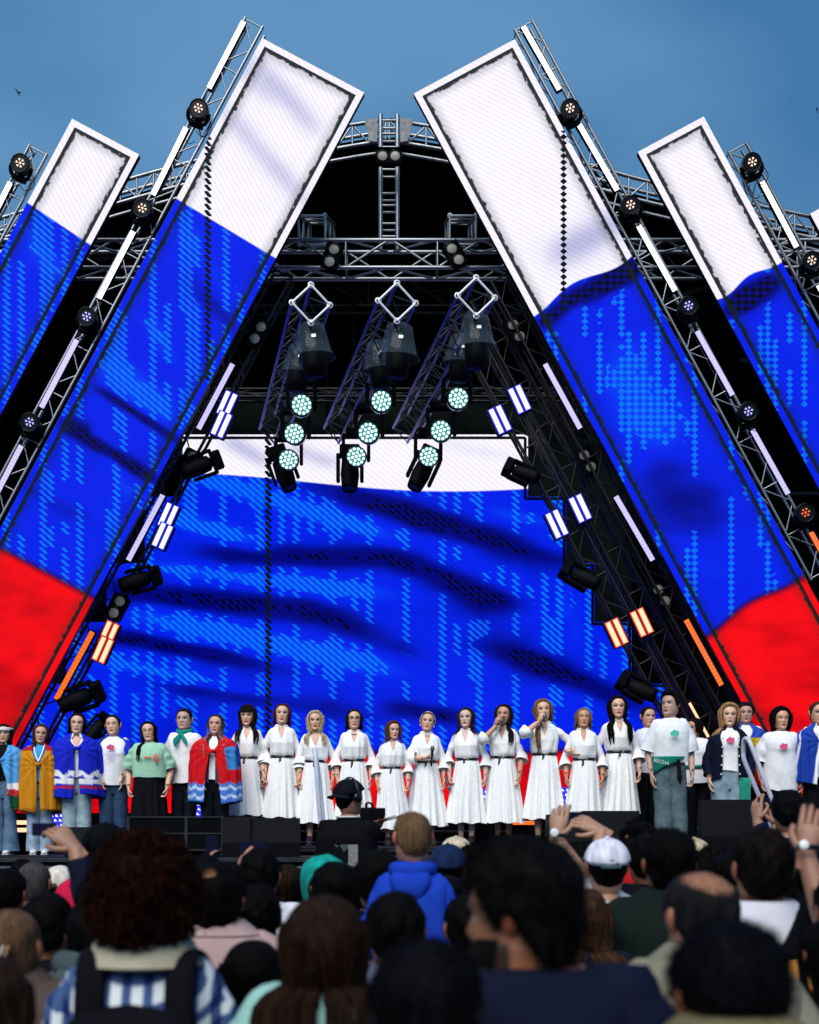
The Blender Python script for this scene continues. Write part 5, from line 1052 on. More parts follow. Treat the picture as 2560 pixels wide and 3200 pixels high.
put('woman in a blue flag cape with white ornament and red stripe', 240, 2217, SZ, 16.6, dict(sex='f', skin=SK2, seed=14.3, face=face(lips=NAT, mouth=True), hair=('long', (.008, .006, .006), dict(front=(False, False), zb=1.25)), arms=dict(l='tucked', r='tucked'), head=(-4, 2, 3),
    wear=[w_top('shirt', WHITE, .92, collar=WHITE, vneck=(1.28, .5), long=True), w_trousers((.34, .45, .50), r=(.105, .10, .105, .115)), w_shoes((.7, .7, .7)), w_cape(orn, zb=.70, knot=1.26, open_b=.12, w=1.12), w_earrings((.5, .5, .5))]), G2)
txt = [([(-.06, -.0 - .022 * i), (.05 - .02 * (i % 3), -.0 - .022 * i), (.05 - .02 * (i % 3), -.008 - .022 * i), (-.06, -.008 - .022 * i)], (.55, .48, .75)) for i in range(5)]
put('woman with hair tied back, blue cape behind a white T-shirt with pink print', 355, 2222, SZ, 16.75, dict(sex='f', skin=SK2, seed=15.4, face=face(lips=NAT, eyes='closed', mouth=True), hair=('tied', DARK, {}), head=(-6, 3, -3), arms=dict(l='tucked', r='tucked'),
    wear=[w_top('t_shirt', WHITE, .84, off=.03), w_trousers((.028, .06, .12), r=(.10, .10, .105, .11)), w_shoes((.6, .6, .6)), w_print(petals((.75, .10, .22)), 1.285, -.01, off=.055), w_print(txt, 1.235, 0., 'lettering', off=.052), w_cape(stripes([], (.012, .035, .48)), zb=.98, knot=1.47, neck_open=.95, open_b=.95, gap0=.95, w=1.03)]), G2)
put('woman with glasses in a mint green T-shirt and long black skirt', 467, 2243, SZ, 16.5, dict(sex='f', skin=SK2, seed=16.5, fat=1.10, face=face(lips=NAT, eyes='closed', mouth=True), hair=('long', (.006, .005, .005), dict(front=(True, False), zf=1.18, zb=1.25, wave=.012, tf=.6)), head=(0, 0, -4),
    wear=[w_top('t_shirt', (.34, .60, .43), .98, off=.03, t1=.58, r=(.070, .092)), lambda root, sp: (lambda q: (skirt(q, 1.06, .20, (.18, .15), (.25, .22), BLK, 14, 2.2), q.build('skirt', M['fabric'], root)))(MB()), w_shoes(BLK, BLK), w_glasses((.3, .22, .12)),
    w_print([([(-.07, .0), (.02, .004), (.02, -.014), (-.07, -.018)], (.75, .13, .06)), ([(.04, .0), (.10, .05), (.10, .03), (.055, -.005)], (.75, .10, .05)), ([(.045, -.012), (.12, .02), (.12, .0), (.05, -.03)], (.75, .10, .05)), ([(.06, -.035), (.115, -.02), (.085, -.08)], (.7, .08, .05))], 1.23, .03, 'print', off=.075)]), G2)
put('young man in a white T-shirt with a green neckerchief', 575, 2203, SZ, 16.7, dict(sex='m', skin=(.52, .32, .24), seed=17.6, face=face(lips=(.40, .17, .14), brow=(.02, .015, .012)), hair=('short', (.01, .008, .007), dict(thick=.006, top=.014, amp=.0015)), head=(0, 5, 0),
    wear=[w_top('t_shirt', WHITE, .82, off=.028, t1=.58, r=(.068, .090)), w_trousers((.010, .012, .02), r=(.095, .08, .07, .07)), w_shoes(BLK),
    lambda root, sp: (lambda q: (tube(q, [(math.sin(a) * .082, .012 - math.cos(a) * .088, 1.415 + .045 * (1 - math.cos(a)) * .5) for a in np.linspace(-3.0, 3.0, 30)], [(.028, .014)] * 30, 10, 30, (.01, .26, .21), ref=(0, 0, 1)), tube(q, [(0, -.085, 1.41), (-.02, -.135, 1.37), (-.045, -.17, 1.31), (-.05, -.175, 1.24)], [(.012, .008), (.022, .008), (.032, .006), (.006, .004)], 8, 14, (.008, .22, .18), ref=(1, 0, 0)),
        tube(q, [(0, -.085, 1.41), (.03, -.135, 1.36), (.07, -.16, 1.30), (.085, -.165, 1.27)], [(.012, .008), (.02, .008), (.022, .006), (.006, .004)], 8, 14, (.008, .24, .19), ref=(1, 0, 0)), q.build('neckerchief', M['fabric'], root)))(MB())]), G2)
def wavefl(p, q, x, z):
    c = np.tile(np.array((.62, .010, .016)), (len(z), 1)); w = z + .018 * np.sin(p * 60); c[w < .86] = (.07, .20, .62)
    for k in (.80, .70): c[np.abs(w - k) < .018] = (.55, .68, .85)
    m = (p < .20) & (p > .07) & (z > 1.02) & (z < 1.30); c[m] = (.05, .22, .55); c[(p < .24) & (p >= .17) & (z > 1.05) & (z < 1.36)] = (.02, .05, .36); return c
def braids(root, sp):
    q = MB(); hair_cap(q, HL_F, .009, (.03, .024, .022), 'f', .003, 3.); r = np.random.default_rng(5)
    sp_ = [(sd * r.uniform(1.0, 1.7), .6, sd * r.uniform(.45, .80), 1.10 + r.uniform(-.05, .06), .0085, .001) for sd in (-1, 1) for _ in range(14)] + [(sd * r.uniform(2, 3.1), .5, sd * r.uniform(2.3, 3.1), 1.2, .009, .001) for sd in (-1, 1) for _ in range(10)]
    locks(q, sp_, (.03, .024, .022), 8, 'f', clothes=.055, tipcol=(.34, .30, .25)); q.build('hair', M['hair'], root, True, sp['_xf'])
put('woman with long pale-tipped braids in a red flag cape with blue waves', 673, 2220, SZ, 16.4, dict(sex='f', skin=SK, seed=18.7, face=face(lips=NAT, mouth=True), hair=('none', DARK), arms=dict(l='tucked', r='tucked'), head=(0, 4, 2),
    wear=[w_top('denim_jacket', (.045, .055, .07), .86, long=True, open_front=([.8, 1.2, 1.45], [.14, .14, .35]), collar=(.04, .05, .065), mt='denim'), w_top('t_shirt', WHITE, .90, off=.012, r=(.03, .03), t1=.25), w_trousers((.006, .007, .011), r=(.10, .09, .085, .085)), w_shoes(BLK), w_cape(wavefl, zb=.62, knot=1.235, open_b=.36, w=1.12), braids,
    lambda root, sp: (lambda q: (tube(q, [(math.sin(a) * .055, .006 - math.cos(a) * .052, 1.442) for a in np.linspace(0, 2 * np.pi, 24)], [.0045] * 24, 6, 24, BLK, ref=(0, 0, 1)), q.build('choker', M['fabric'], root)))(MB())]), G2)
# ---- the group on the right
put('woman with hair tied back in a pale blue-white blouse behind the tall man', 2025, 2197, SZ + .14, 17.3, dict(sex='f', skin=SK, seed=19.8, face=face(lips=NAT, mouth=True), hair=('tied', DARK, {}), head=(6, 0, 0),
    wear=[w_top('blouse', (.72, .76, .86), .86, off=.03, long=True), w_trousers(BLK, r=(.10, .09, .085, .085)), w_shoes(BLK)]), G2)
def scarf(root, sp):
    q = MB(); th = np.linspace(-1.9, .5, 30); vv = []
    for k in range(6):
        z = 1.02 - k * .034 * np.interp(th, [-1.9, -1.1, .5], [.5, 1., .15]); x, y = surf(th, np.full(30, .97), 'm', .045 - .002 * k); vv.append(np.stack([x, y, z], 1))
    q.add(np.concatenate(vv), gridf(6, 30, False), (.012, .20, .14)); o = q.build('green_scarf', M['fabric'], root, True, None); md = o.modifiers.new('thickness', 'SOLIDIFY'); md.thickness = .004
    cu = bpy.data.curves.new('lettering', 'FONT'); cu.body = 'ВЕСНА'; cu.size = .05; cu.align_x = 'CENTER'; t = bpy.data.objects.new('tmp_text', cu); COL.objects.link(t); bpy.context.view_layer.update(); me = bpy.data.meshes.new_from_object(t.evaluated_get(bpy.context.evaluated_depsgraph_get())); bpy.data.objects.remove(t)
    me.materials.clear(); x, y = surf(np.array([-.62]), np.array([.97]), 'm', .056); o2 = link('lettering', me, o, M['e_ring']); o2.rotation_euler = (R(90), R(14), R(-30)); o2.location = (x[0], y[0] - .012, .945)
    q = MB(); q.add([(.02, -.185, .99), (.055, -.185, .985), (.075, -.19, .78), (.055, -.192, .72), (.025, -.19, .78), (.02, -.178, .99), (.055, -.178, .985), (.075, -.183, .78), (.055, -.185, .72), (.025, -.183, .78)], [np.array([[0, 1, 2, 3, 4]]), np.array([[9, 8, 7, 6, 5]]), np.array([[0, 5, 6, 1], [1, 6, 7, 2], [2, 7, 8, 3], [3, 8, 9, 4], [4, 9, 5, 0]])], BLK); q.build('tie', M['fabric'], root, False)
put('tall young man in loose white T-shirt and wide grey-blue jeans looking left', 2097, 2150, SZ, 16.2, dict(sex='m', skin=(.50, .31, .23), seed=20.9, face=face(lips=(.40, .18, .15), brow=(.012, .01, .01), mouth=True), hair=('short', (.008, .007, .007), dict(thick=.016, top=.034, amp=.006, fuzz=900, fl=.02)), head=(-42, 4, 0),
    wear=[w_top('t_shirt', (.80, .81, .82), .97, off=.028, t1=.60, r=(.070, .098)), w_trousers((.10, .15, .165), r=(.115, .115, .118, .125), zt=1.02), w_shoes((.6, .58, .5)), w_print(petals((.10, .55, .38)), 1.25, .0, off=.062), scarf]), G2)
put('person in a white blouse with green belt half hidden behind the tall man', 2178, 2232, SZ + .14, 17.2, dict(sex='f', skin=SKT, seed=21.3, face=face(lips=NAT), hair=('long', (.008, .006, .006), dict(front=(False, False), zb=1.3)), head=(-60, -10, 0),
    wear=[w_top('blouse', WHITE, .80, off=.035, long=True, t1=.70, r=(.07, .075)), w_trousers(BLK), w_shoes((.6, .58, .5)), lambda root, sp: belt(root, 'f', 1.02, .05, .055, (.01, .16, .11), False, None, buckle=False)]), G2)
def greenscarf2(root, sp):
    q = MB(); vv = []
    for k in range(8):
        z = .86 - .065 * k; vv.append([(.10 + .015 * i, -.135 - .012 * math.sin(i * 1.7 + k * .3), z) for i in range(9)])
    q.add(np.array(vv).reshape(-1, 3), gridf(8, 9, False), (.02, .26, .19)); o = q.build('green_scarf', M['fabric'], root); md = o.modifiers.new('thickness', 'SOLIDIFY'); md.thickness = .004
def snaps(root, sp):
    for i in range(5):
        for sx in (-1, 1): q = MB(); q.lathe((sx * (.085 + .004 * i), -.172 + .004 * i, 1.30 - .10 * i), (0, -1, 0), [(0, .011), (.006, .009), (.007, 0)], 9, (.7, .7, .68)); q.build('snap_button', M['gloss'], root)
put('woman with curly ginger-blonde hair in a navy jacket over pink-printed shirt', 2278, 2188, SZ, 16.35, dict(sex='f', skin=SK2, seed=22.4, fat=.98, face=face(lips=NAT, mouth=True), hair=('long', (.34, .19, .085), dict(front=(True, False), zf=1.30, zb=1.25, wave=.016, vol=.018, nlock=120, tf=1.2)), head=(0, 2, 2),
    wear=[w_top('jacket', (.006, .008, .022), .84, off=.045, long=True, r=(.072, .060), open_front=([.8, 1.2, 1.45], [.36, .34, .55]), collar=(.006, .008, .022)), w_top('t_shirt', WHITE, .93, off=.02, r=(.03, .03), t1=.25), w_print(petals((.75, .10, .22)), 1.275, -.0, off=.05), w_trousers((.24, .34, .40), r=(.11, .11, .115, .13)), w_shoes((.6, .6, .6)), greenscarf2, snaps]), G2)
put('dark-haired man with blue, yellow and red flag on his shoulder', 2330, 2186, SZ + .14, 17.3, dict(sex='m', skin=(.48, .28, .2), seed=23.5, face=face(lips=(.36, .15, .12), mouth=True, brow=(.02, .015, .01)), hair=('short', (.014, .010, .009), dict(thick=.014, top=.026, amp=.006)), head=(4, 3, 0), arms=dict(l='tucked', r='tucked'),
    wear=[w_top('t_shirt', WHITE, .86), w_trousers(BLK), w_shoes(BLK), w_cape(stripes([(1.26, 1.6, (.02, .07, .42)), (1.02, 1.26, (.52, .40, .015))], (.36, .010, .016)), zb=.72, knot=1.20)]), G2)
put('woman with long black hair in a loose white T-shirt by the right handrail', 2440, 2200, SZ, 16.5, dict(sex='f', skin=SK, seed=24.6, fat=1.0, face=face(lips=(.40, .12, .12), mouth=True, eyes='closed'), hair=('long', (.005, .004, .005), dict(front=(False, False), zb=1.25, vol=.02, nlock=90)), head=(10, 0, 0),
    wear=[w_top('t_shirt', (.80, .80, .82), .74, off=.035, t1=.64, r=(.068, .105)), w_print(petals((.75, .10, .22)), 1.235, .0, off=.075), w_trousers(BLK), w_shoes(BLK)]), G2)
put('person with white and blue flag cape cut by the right edge', 2556, 2180, SZ, 16.5, dict(sex='f', skin=SK, seed=25.7, face=face(lips=NAT), hair=('tied', BROWN, {}), head=(-4, 0, 0), arms=dict(l='tucked', r='tucked'),
    wear=[w_top('t_shirt', WHITE, .86), w_trousers(BLK), w_shoes(BLK), w_cape(lambda p, q, x, z: np.where((p[:, None] > .82), np.where((z[:, None] > .7) & (np.abs(p[:, None] - .9) < .07) , np.array((.015, .05, .34)), np.array(WHITE)), np.array((.015, .05, .34))), zb=.78, knot=1.25)]), G2)
# ------------------------------------------------------------------ the crowd, seen from behind (they face the stage, +Y)
CS = (.23, .098, .055); CS2 = (.30, .145, .09); GC = 'people in the crowd watching the stage'
NAVY = (.006, .008, .020); BK = (.0035, .004, .006)
HB = (.0026, .0022, .0023); HBR = (.014, .007, .004)
def crowd(label, px, top, w, sp, Y=None, dark=False, bw=.168, floor=None, yaw=0.):
    """px: head centre, top: top of hair, w: head width, all in frame pixels"""
    Y = Y or F_PX * bw / w; zt = CZ + (HY - top) * Y / F_PX; x = (px - CX) * Y / F_PX; sp.setdefault('skin', CS); sp.setdefault('head', (0, 7, 0)); sp.setdefault('drop', .09 if w > 130 else .07); sp.setdefault('hi', w > 130); sp.setdefault('near', w > 130)
    H = zt - (floor or 0.); return person(label, (x, Y, floor or 0.), H * .985, math.pi + R(yaw), sp, GC)
def shirt(col, **k): return [w_top('shirt', col, long=k.pop('long', True), **k), w_trousers(k.get('tr', (.008, .010, .018))), w_shoes(BK, BK)]
def tee(col, **k): return [w_top('t_shirt', col, **k), w_trousers((.008, .010, .018)), w_shoes(BK, BK)]
S_ = lambda **k: dict(dict(hl=HL_BACK, thick=.014, top=.020, amp=.004, fuzz=900), **k)
# plaid cloth
mp = mat('blue_check_cotton', rough=.9, attr=True, var=.05, bump=.2, bs=120, spec=.15); nt = mp.node_tree
tc = nt.nodes.new('ShaderNodeTexCoord'); s3 = nt.nodes.new('ShaderNodeSeparateXYZ'); nt.links.new(tc.outputs['Object'], s3.inputs[0])
px_ = ((X(nt, s3.outputs[0]) * 21. + .1).fr() - .5).ab().sm(.20, .26); pz_ = ((X(nt, s3.outputs[2]) * 19. + X(nt, s3.outputs[1]) * 19. + .3).fr() - .5).ab().sm(.20, .26)
nt.links.new(mixc(nt, px_, mixc(nt, pz_, (.006, .016, .085), (.045, .085, .20)), mixc(nt, pz_, (.045, .085, .20), (.62, .66, .68))), nt.nodes['Principled BSDF'].inputs['Base Color']); M['plaid'] = mp
def collar_part(col, z=1.44, h=.05, r=.085):
    def fn(root, sp):
        q = MB(); th = np.linspace(.5, 2 * np.pi - .5, 40); vv = []
        for (dz, dr) in ((-.03, .010), (h * .7, .0), (h, .006), (h * .6, .022), (-.02, .045)): vv.append([(math.sin(a) * (r + dr), .012 - math.cos(a) * (r + dr), z + dz) for a in th])
        q.add(np.array(vv).reshape(-1, 3), gridf(5, 40, False), col); q.build('collar', M['fabric'], root)
    return fn
def backpack(owner, sp, label, col, w=.30, h=.42, d=.14, z=1.10, trim=None):
    r = empty('backpack', owner.location + Vector((0, 0, 0))); r.rotation_euler = owner.rotation_euler; r.scale = owner.scale; tag(r, label, 'backpack', 'backpacks')
    q = MB(); tube(q, [(0, .15 + d / 2, z - h / 2), (0, .14 + d / 2, z - h / 2 + .03), (0, .14 + d / 2, z), (0, .13 + d / 2, z + h / 2 - .05), (0, .12 + d / 2, z + h / 2)], [(w * .40, d * .4), (w * .5, d * .5), (w * .5, d * .5), (w * .45, d * .42), (w * .28, d * .2)], 20, 26, col, ref=(1, 0, 0)); q.build('bag', M['fabric'], r)
    for sx in (-1, 1):
        q = MB(); tube(q, [(sx * .10, .15, z + h / 2 - .12), (sx * .10, .12, 1.38), (sx * .105, .03, 1.425), (sx * .115, -.09, 1.36), (sx * .13, -.15, 1.22), (sx * .15, -.06, 1.05)], [(.034, .009)] * 6, 8, 24, col, ref=(1, 0, 0)); q.build('strap', M['fabric'], r)
    if trim: q = MB(); a = np.linspace(R(-20), R(200), 24); tube(q, [(math.cos(t) * w * .40, .155 + d, z + .02 + math.sin(t) * h * .40) for t in a], [.007] * 24, 6, 24, trim, ref=(0, 1, 0)); q.build('piping', M['fabric'], r)
    return r
# ---- nearest row
oc = crowd('person with big curly auburn hair in a blue and white checked shirt', 455, 2637, 296, dict(sex='f', seed=31.1, skin=CS, hair=('curly', (.015, .0042, .0026), dict(thick=.042, top=.046, amp=.008, n=2200, hl=([0, 1.2, 1.7, 2.2, 3.15], [.8, .55, .36, .30, .27]))),
    wear=[w_top('checked_shirt', (.5, .5, .5), long=True, mt='plaid', off=.03), w_trousers(NAVY), w_shoes(BK, BK), collar_part((.36, .33, .24), z=1.415, r=.092)], drop=.07), Y=3.55)
backpack(oc, None, 'black backpack worn by the person with curly auburn hair', (.004, .004, .006), w=.32, h=.46, z=1.08)
spx = dict(sex='m', seed=32.2, hair=('short', HB, S_(hl=([0, .6, .95, 1.15, 1.40, 1.62, 2.0, 2.4, 3.15], [.86, .85, .76, .62, .44, .52, .30, .16, .10]), fuzz=1500, fl=.010, bald=((.12, .62, .78), .16, (.22, .10, .06)))), wear=shirt((.40, .27, .26), collar=(.42, .29, .28), mt='fabric', off=.026))
o = crowd('man in a dusty pink shirt with a small bald spot', 676, 2673, 150, spx)
crowd('long-haired woman in a pale mint top in the centre foreground', 1015, 2764, 250, dict(sex='f', seed=33.3, drop=.10, hair=('long', (.016, .008, .005), dict(front=(False, False), zb=1.22, nlock=260, wave=.004, vol=.006, rad=.010, hl=HL_F)), wear=tee((.26, .48, .44), off=.016, r=(.055, .07))), Y=3.5)
crowd('dark-haired head cropped low in front of the pink shirt', 792, 2914, 175, dict(sex='f', seed=34.4, hair=('long', HB, dict(front=(False, False), zb=1.30, nlock=120, vol=.006)), wear=tee(BK)), Y=4.15)
crowd('dark-haired person with a green top between pink shirt and long-haired woman', 803, 2748, 136, dict(sex='m', seed=35.5, hair=('short', HB, S_()), wear=tee((.02, .28, .10))), Y=5.4)
crowd('black-haired person filling the bottom edge left of the bearded man', 1330, 2912, 318, dict(sex='m', seed=36.6, hair=('short', (.003, .003, .004), S_(thick=.018, top=.026, fuzz=6000, fl=.013)), wear=shirt(BK, off=.03, hood=BK)), Y=2.6)
spb = dict(sex='m', seed=37.7, skin=(.30, .12, .06), face=face(lips=(.3, .1, .08), brow=(.01, .008, .008), beard=(.008, .006, .006)), head=(68, 0, 0), hair=('short', (.004, .0035, .004), S_(hl=HL_M, thick=.020, top=.036, amp=.005, fuzz=7000, fl=.015)), wear=tee((.005, .007, .020), off=.02, r=(.07, .09)), fat=1.12)
o = crowd('bearded man in a navy T-shirt turning his head to the left', 1640, 2612, 300, spb, Y=2.95)
q = MB(); th = np.linspace(-1.35, 1.35, 40); vv = []
for (h_, of) in ((.34, .001), (.22, .008), (.10, .014), (.0, .018), (-.06, .014)):
    x, y = surf(th * (1 if h_ < .3 else 1.05), np.full(40, max(CHZ + HHT * h_, CHZ + .0005)), 'm', of); k = np.where((np.abs(th) < .40) & (h_ > .15), -.02, 0); vv.append(np.stack([x, y - k * 0, np.full(40, CHZ + HHT * h_)], 1))
F_ = gridf(5, 40, False); keep = ~((F_[:, 0] // 40 < 2) & (np.abs(th[F_[:, 0] % 40]) < .42)); vb = np.concatenate(vv); q.add(vb, F_[keep], (.006, .005, .005)); fuzz(q, np.array(vv)[1:], 900, .014, (.006, .005, .005), 4, .4); q.build('beard', M['hair'], o, True, spb['_xf'])
spbald = dict(); ob = crowd('balding older man in a khaki jacket', 2200, 2682, 190, dict(sex='m', seed=38.8, skin=CS2, head=(14, -4, 0), hair=('short', (.010, .010, .011), S_(thick=.010, top=.010, amp=.002, fuzz=0, hl=HL_BACK, bald=((0, .45, .9), .62, (.28, .13, .08)))), wear=shirt((.19, .18, .13), off=.035, collar=(.19, .18, .13)), fat=1.1), Y=3.75)
crowd('black-haired man in an olive shirt nearest the camera at lower right', 2300, 2830, 312, dict(sex='m', seed=39.9, drop=.12, skin=(.28, .115, .055), head=(0, -14, 0), hair=('short', (.0028, .003, .004), S_(thick=.015, top=.020, fuzz=6000, fl=.014, hl=([0, .6, .95, 1.15, 1.40, 1.62, 2.0, 2.4, 3.15], [.86, .85, .76, .62, .44, .54, .42, .34, .30]))), wear=shirt((.13, .115, .06), off=.028, collar=(.13, .115, .06))), Y=2.45)
sp20 = dict(sex='m', seed=41.1, skin=(.26, .12, .065), hair=('short', (.006, .004, .0035), S_(thick=.010, top=.016, fuzz=2200, fl=.007)), wear=tee((.58, .58, .64), off=.028, r=(.07, .09)))
o = crowd('man in a white T-shirt with a black strap across his back', 2379, 2565, 146, sp20, Y=4.95)
q = MB(); tube(q, [(-.12, .0, 1.425), (-.11, .10, 1.37), (-.02, .165, 1.22), (.08, .165, 1.05), (.16, .10, .95)], [(.030, .004)] * 5, 8, 24, BK, ref=(1, .3, 0)); rr = q.build('shoulder_strap', M['fabric'], None); rr.location = o.location; rr.rotation_euler = o.rotation_euler; rr.scale = o.scale; tag(rr, 'black bag strap across the back of the white T-shirt', 'strap')
crowd('tall man in a dark green jacket', 2087, 2569, 130, dict(sex='m', seed=42.2, hair=('short', HB, S_(thick=.012, fuzz=2200, fl=.008)), wear=shirt((.006, .012, .010), off=.04, collar=(.006, .012, .010)), fat=1.15), Y=5.6)
# ---- the boy on somebody's shoulders
YB_ = 5.7; zt = CZ + (HY - 2523) * YB_ / F_PX; sB = 1.18 / 1.715
spy = dict(sex='m', seed=43.3, skin=(.36, .18, .11), sit=True, head=(24, 0, 0), headscale=1.28, near=True, hair=('short', (.12, .070, .036), S_(thick=.006, top=.010, fuzz=1800, fl=.006, amp=.0015)), wear=[w_top('hoodie', (.012, .05, .42), .80, long=True, off=.045, hood=(.010, .045, .40), r=(.075, .06), amp=.012), w_trousers((.01, .012, .02))])
boy = person('fair-haired boy in a bright blue hoodie sitting above the crowd', (P(1292, 2523, YB_).x, YB_ - .05, zt - 1.24), 1.24 * .985, math.pi + R(-8), spy, GC)
crowd('dark-clothed adult carrying the boy in the blue hoodie', 1300, 2720, 130, dict(sex='m', seed=44.4, hair=('short', HB, S_()), wear=shirt(BK, off=.03)), Y=YB_ + .02)
# ---- phone and raised hands
def raised(px, py, Y, root_x, H, yaw=math.pi):       # frame pixel of the wrist -> canonical coordinates of a person standing at root_x, Yp
    pass
def canon(root_loc, H, yaw, p, drop=.018):
    Mw = Matrix.Translation(root_loc) @ Matrix.Rotation(yaw, 4, 'Z') @ Matrix.Scale(H * .985 / (1.715 - drop), 4); return np.array(Mw.inverted() @ Vector(p))
def raiser(label, px, top, Y, sp, hands, w=None, H=None):
    zt = CZ + (HY - top) * Y / F_PX; loc = Vector(((px - CX) * Y / F_PX, Y, 0.)); arms = {}
    Rz = np.array(Matrix.Rotation(-math.pi, 3, 'Z'))
    for side, h in hands.items():
        W = canon(loc, zt, math.pi, P(h['px'], h['py'], h.get('Y', Y + .3))); f = lambda v: Rz @ np.asarray(v, float)
        arms[side] = dict(W=W, D=f(h['D']), N=f(h['N']), thumb=f(h['thumb']), curl=h.get('curl', .6), pole=f(h.get('pole', (0, 0, -1))), spread=h.get('spread', 0.))
    sp['arms'] = arms; sp.setdefault('skin', CS2); sp['hi'] = True; return person(label, loc, zt * .985, math.pi, sp, GC)
def phone(px, py, Y, w, h, rot, label, screen=True):
    r = empty('phone', P(px, py, Y), rot); tag(r, label, 'phone', 'phones held up'); MB().box((0, 0, 0), (w, .009, h), bev=.004).build('case', M['black_gloss'], r, False)
    MB().box((0, -.0052, 0), (w * .93, .001, h * .93)).build('screen', M['phone_screen'], r, False)
M['phone_screen'] = mat('phone_screen', (.004, .004, .01), .5, spec=.03, emit=(.01, .014, .08), es=.2)
# left: arm in a navy sleeve with a phone; in the picture frame x grows to the right
raiser('person in a navy jacket holding a phone up with one hand', 318, 2705, 5.35, dict(sex='m', seed=45.5, hair=('short', HB, S_()), wear=shirt(NAVY, off=.03)), dict(r=dict(px=236, py=2640, Y=5.55, D=(-.72, .10, .70), N=(-.35, .85, -.4), thumb=(-.5, -.1, -.85), curl=.85, pole=(.5, -.2, -1))))
phone(140, 2592, 5.62, .105, .052, (0, 0, R(-4)), 'phone held sideways by the hand in the navy sleeve')
# white mesh cap, both hands up
spc = dict(sex='m', seed=46.6, skin=(.34, .18, .115), hair=('cap', HB), wear=tee((.58, .58, .62), off=.025))
o = raiser('man in a white mesh cap with both hands raised', 1897, 2606, 6.7, spc, dict(l=dict(px=1738, py=2606, Y=7.0, D=(.16, .15, .95), N=(.3, 1, 0), thumb=(1, 0, 0), curl=.40, pole=(-.3, 0, -1), spread=.12), r=dict(px=1880, py=2585, Y=7.0, D=(-.85, .15, .42), N=(-.2, .8, -.6), thumb=(-.5, 0, -.8), curl=.6, pole=(.9, 0, -.6), spread=.3)))
phone(1800, 2552, 7.12, .10, .05, (0, 0, 0), 'phone between the two raised hands, barely visible')
def cap_part(root, sp, col, brim=None, back=False, band=(.5, .5, .5), name='cap', strap=False, tall=.024, brim_ang=0.):
    hl = ([0, 1.0, 1.6, 2.2, 3.15], [.74, .70, .62, .56, .54]); q = MB(); v = hair_cap(q, hl, tall, col, 'm', .0015, 9., nth=64, nr=24)
    q.v[0] = v.reshape(-1, 3); o = q.build(name, M['fabric'], root, True, sp['_xf'])
    if brim is not None:
        q = MB(); a = np.linspace(-1.0, 1.0, 18); vv = []
        for k in range(5): vv.append([(math.sin(t) * (.088 + .010 * k * math.cos(t)), -math.cos(t) * (.098 + .0205 * k * math.cos(t * .9)), CHZ + HHT * .735 - .006 * k - .012 * math.sin(t) ** 2 * k * .6) for t in a])
        vv = np.array(vv).reshape(-1, 3); ca, sa = math.cos(brim_ang), math.sin(brim_ang); vv = np.stack([vv[:, 0] * ca - vv[:, 1] * sa, vv[:, 0] * sa + vv[:, 1] * ca, vv[:, 2]], 1)
        if abs(brim_ang) > 1: vv[:, 2] -= .022
        q.add(vv, gridf(5, 18, False), brim); b = q.build('brim', M['fabric'], o, True, sp['_xf']); md = b.modifiers.new('thickness', 'SOLIDIFY'); md.thickness = .004
    q = MB(); q.lathe((0, .008, 1.727), (0, 0, 1), [(-.003, .010), (.004, .008), (.006, 0)], 10, col); q.build('button', M['fabric'], o, True, sp['_xf'])
    if strap:                                       # adjuster opening at the back
        q = MB(); a = np.linspace(R(0), R(180), 16); vv = [(math.cos(t) * .040, .128 - .010 * abs(math.cos(t)), 1.598 + math.sin(t) * .030) for t in a]; q.add(vv + [(0, .120, 1.598)], np.array([[i, i + 1, 16] for i in range(15)]), BK); q.build('opening', M['hair'], o, True, sp['_xf'])
        q = MB(); tube(q, [(-.042, .124, 1.598), (0, .134, 1.597), (.042, .124, 1.598)], [(.004, .008)] * 3, 8, 10, (.05, .10, .11), ref=(0, 1, 0)); q.build('strap', M['fabric'], o, True, sp['_xf'])
cap_part(o, spc, (.62, .62, .70), brim=(.60, .60, .68), strap=True)
r = empty('wristwatch', P(1733, 2602, 6.94), (0, R(20), 0)); tag(r, 'round wristwatch on the raised wrist left of the white cap', 'watch', 'wristwatches')
q = MB(); q.lathe((0, 0, 0), (0, -1, .0), [(-.006, .021), (.004, .021), (.006, .018), (.006, 0)], 18, (.75, .75, .75)); q.build('dial', M['gloss'], r); q = MB(); a = np.linspace(0, 2 * np.pi, 20); tube(q, [(.030 + .032 * math.cos(t), .024 + .030 * math.sin(t), -.002 + .006 * math.cos(t)) for t in a], [(.010, .002)] * 20, 6, 20, BK, ref=(0, 0, 1)); q.build('band', M['gloss'], r)
# arm with a watch at the right edge
o = raiser('person in an orange sleeve raising a hand at the right edge', 2640, 2700, 4.6, dict(sex='m', seed=47.7, skin=(.30, .14, .085), hair=('short', HB, S_()), wear=tee((.52, .22, .05), off=.02)), dict(l=dict(px=2518, py=2655, Y=4.72, D=(.22, .12, .95), N=(.3, 1, 0), thumb=(-1, 0, .2), curl=.35, pole=(-1.2, -.1, -.35), spread=.1)))
r = empty('wristwatch', P(2513, 2640, 4.66), (0, R(15), 0)); tag(r, 'round pale wristwatch on the raised arm at the right edge', 'watch', 'wristwatches')
q = MB(); q.lathe((0, 0, 0), (0, -1, .2), [(-.006, .016), (.004, .016), (.006, .014), (.006, 0)], 18, (.8, .8, .78)); q.build('dial', M['gloss'], r); q = MB(); a = np.linspace(0, 2 * np.pi, 20); tube(q, [(.022 + .034 * math.cos(t), .030 + .032 * math.sin(t), -.002 + .006 * math.cos(t)) for t in a], [(.010, .002)] * 20, 6, 20, BK, ref=(0, 0, 1)); q.build('band', M['gloss'], r)
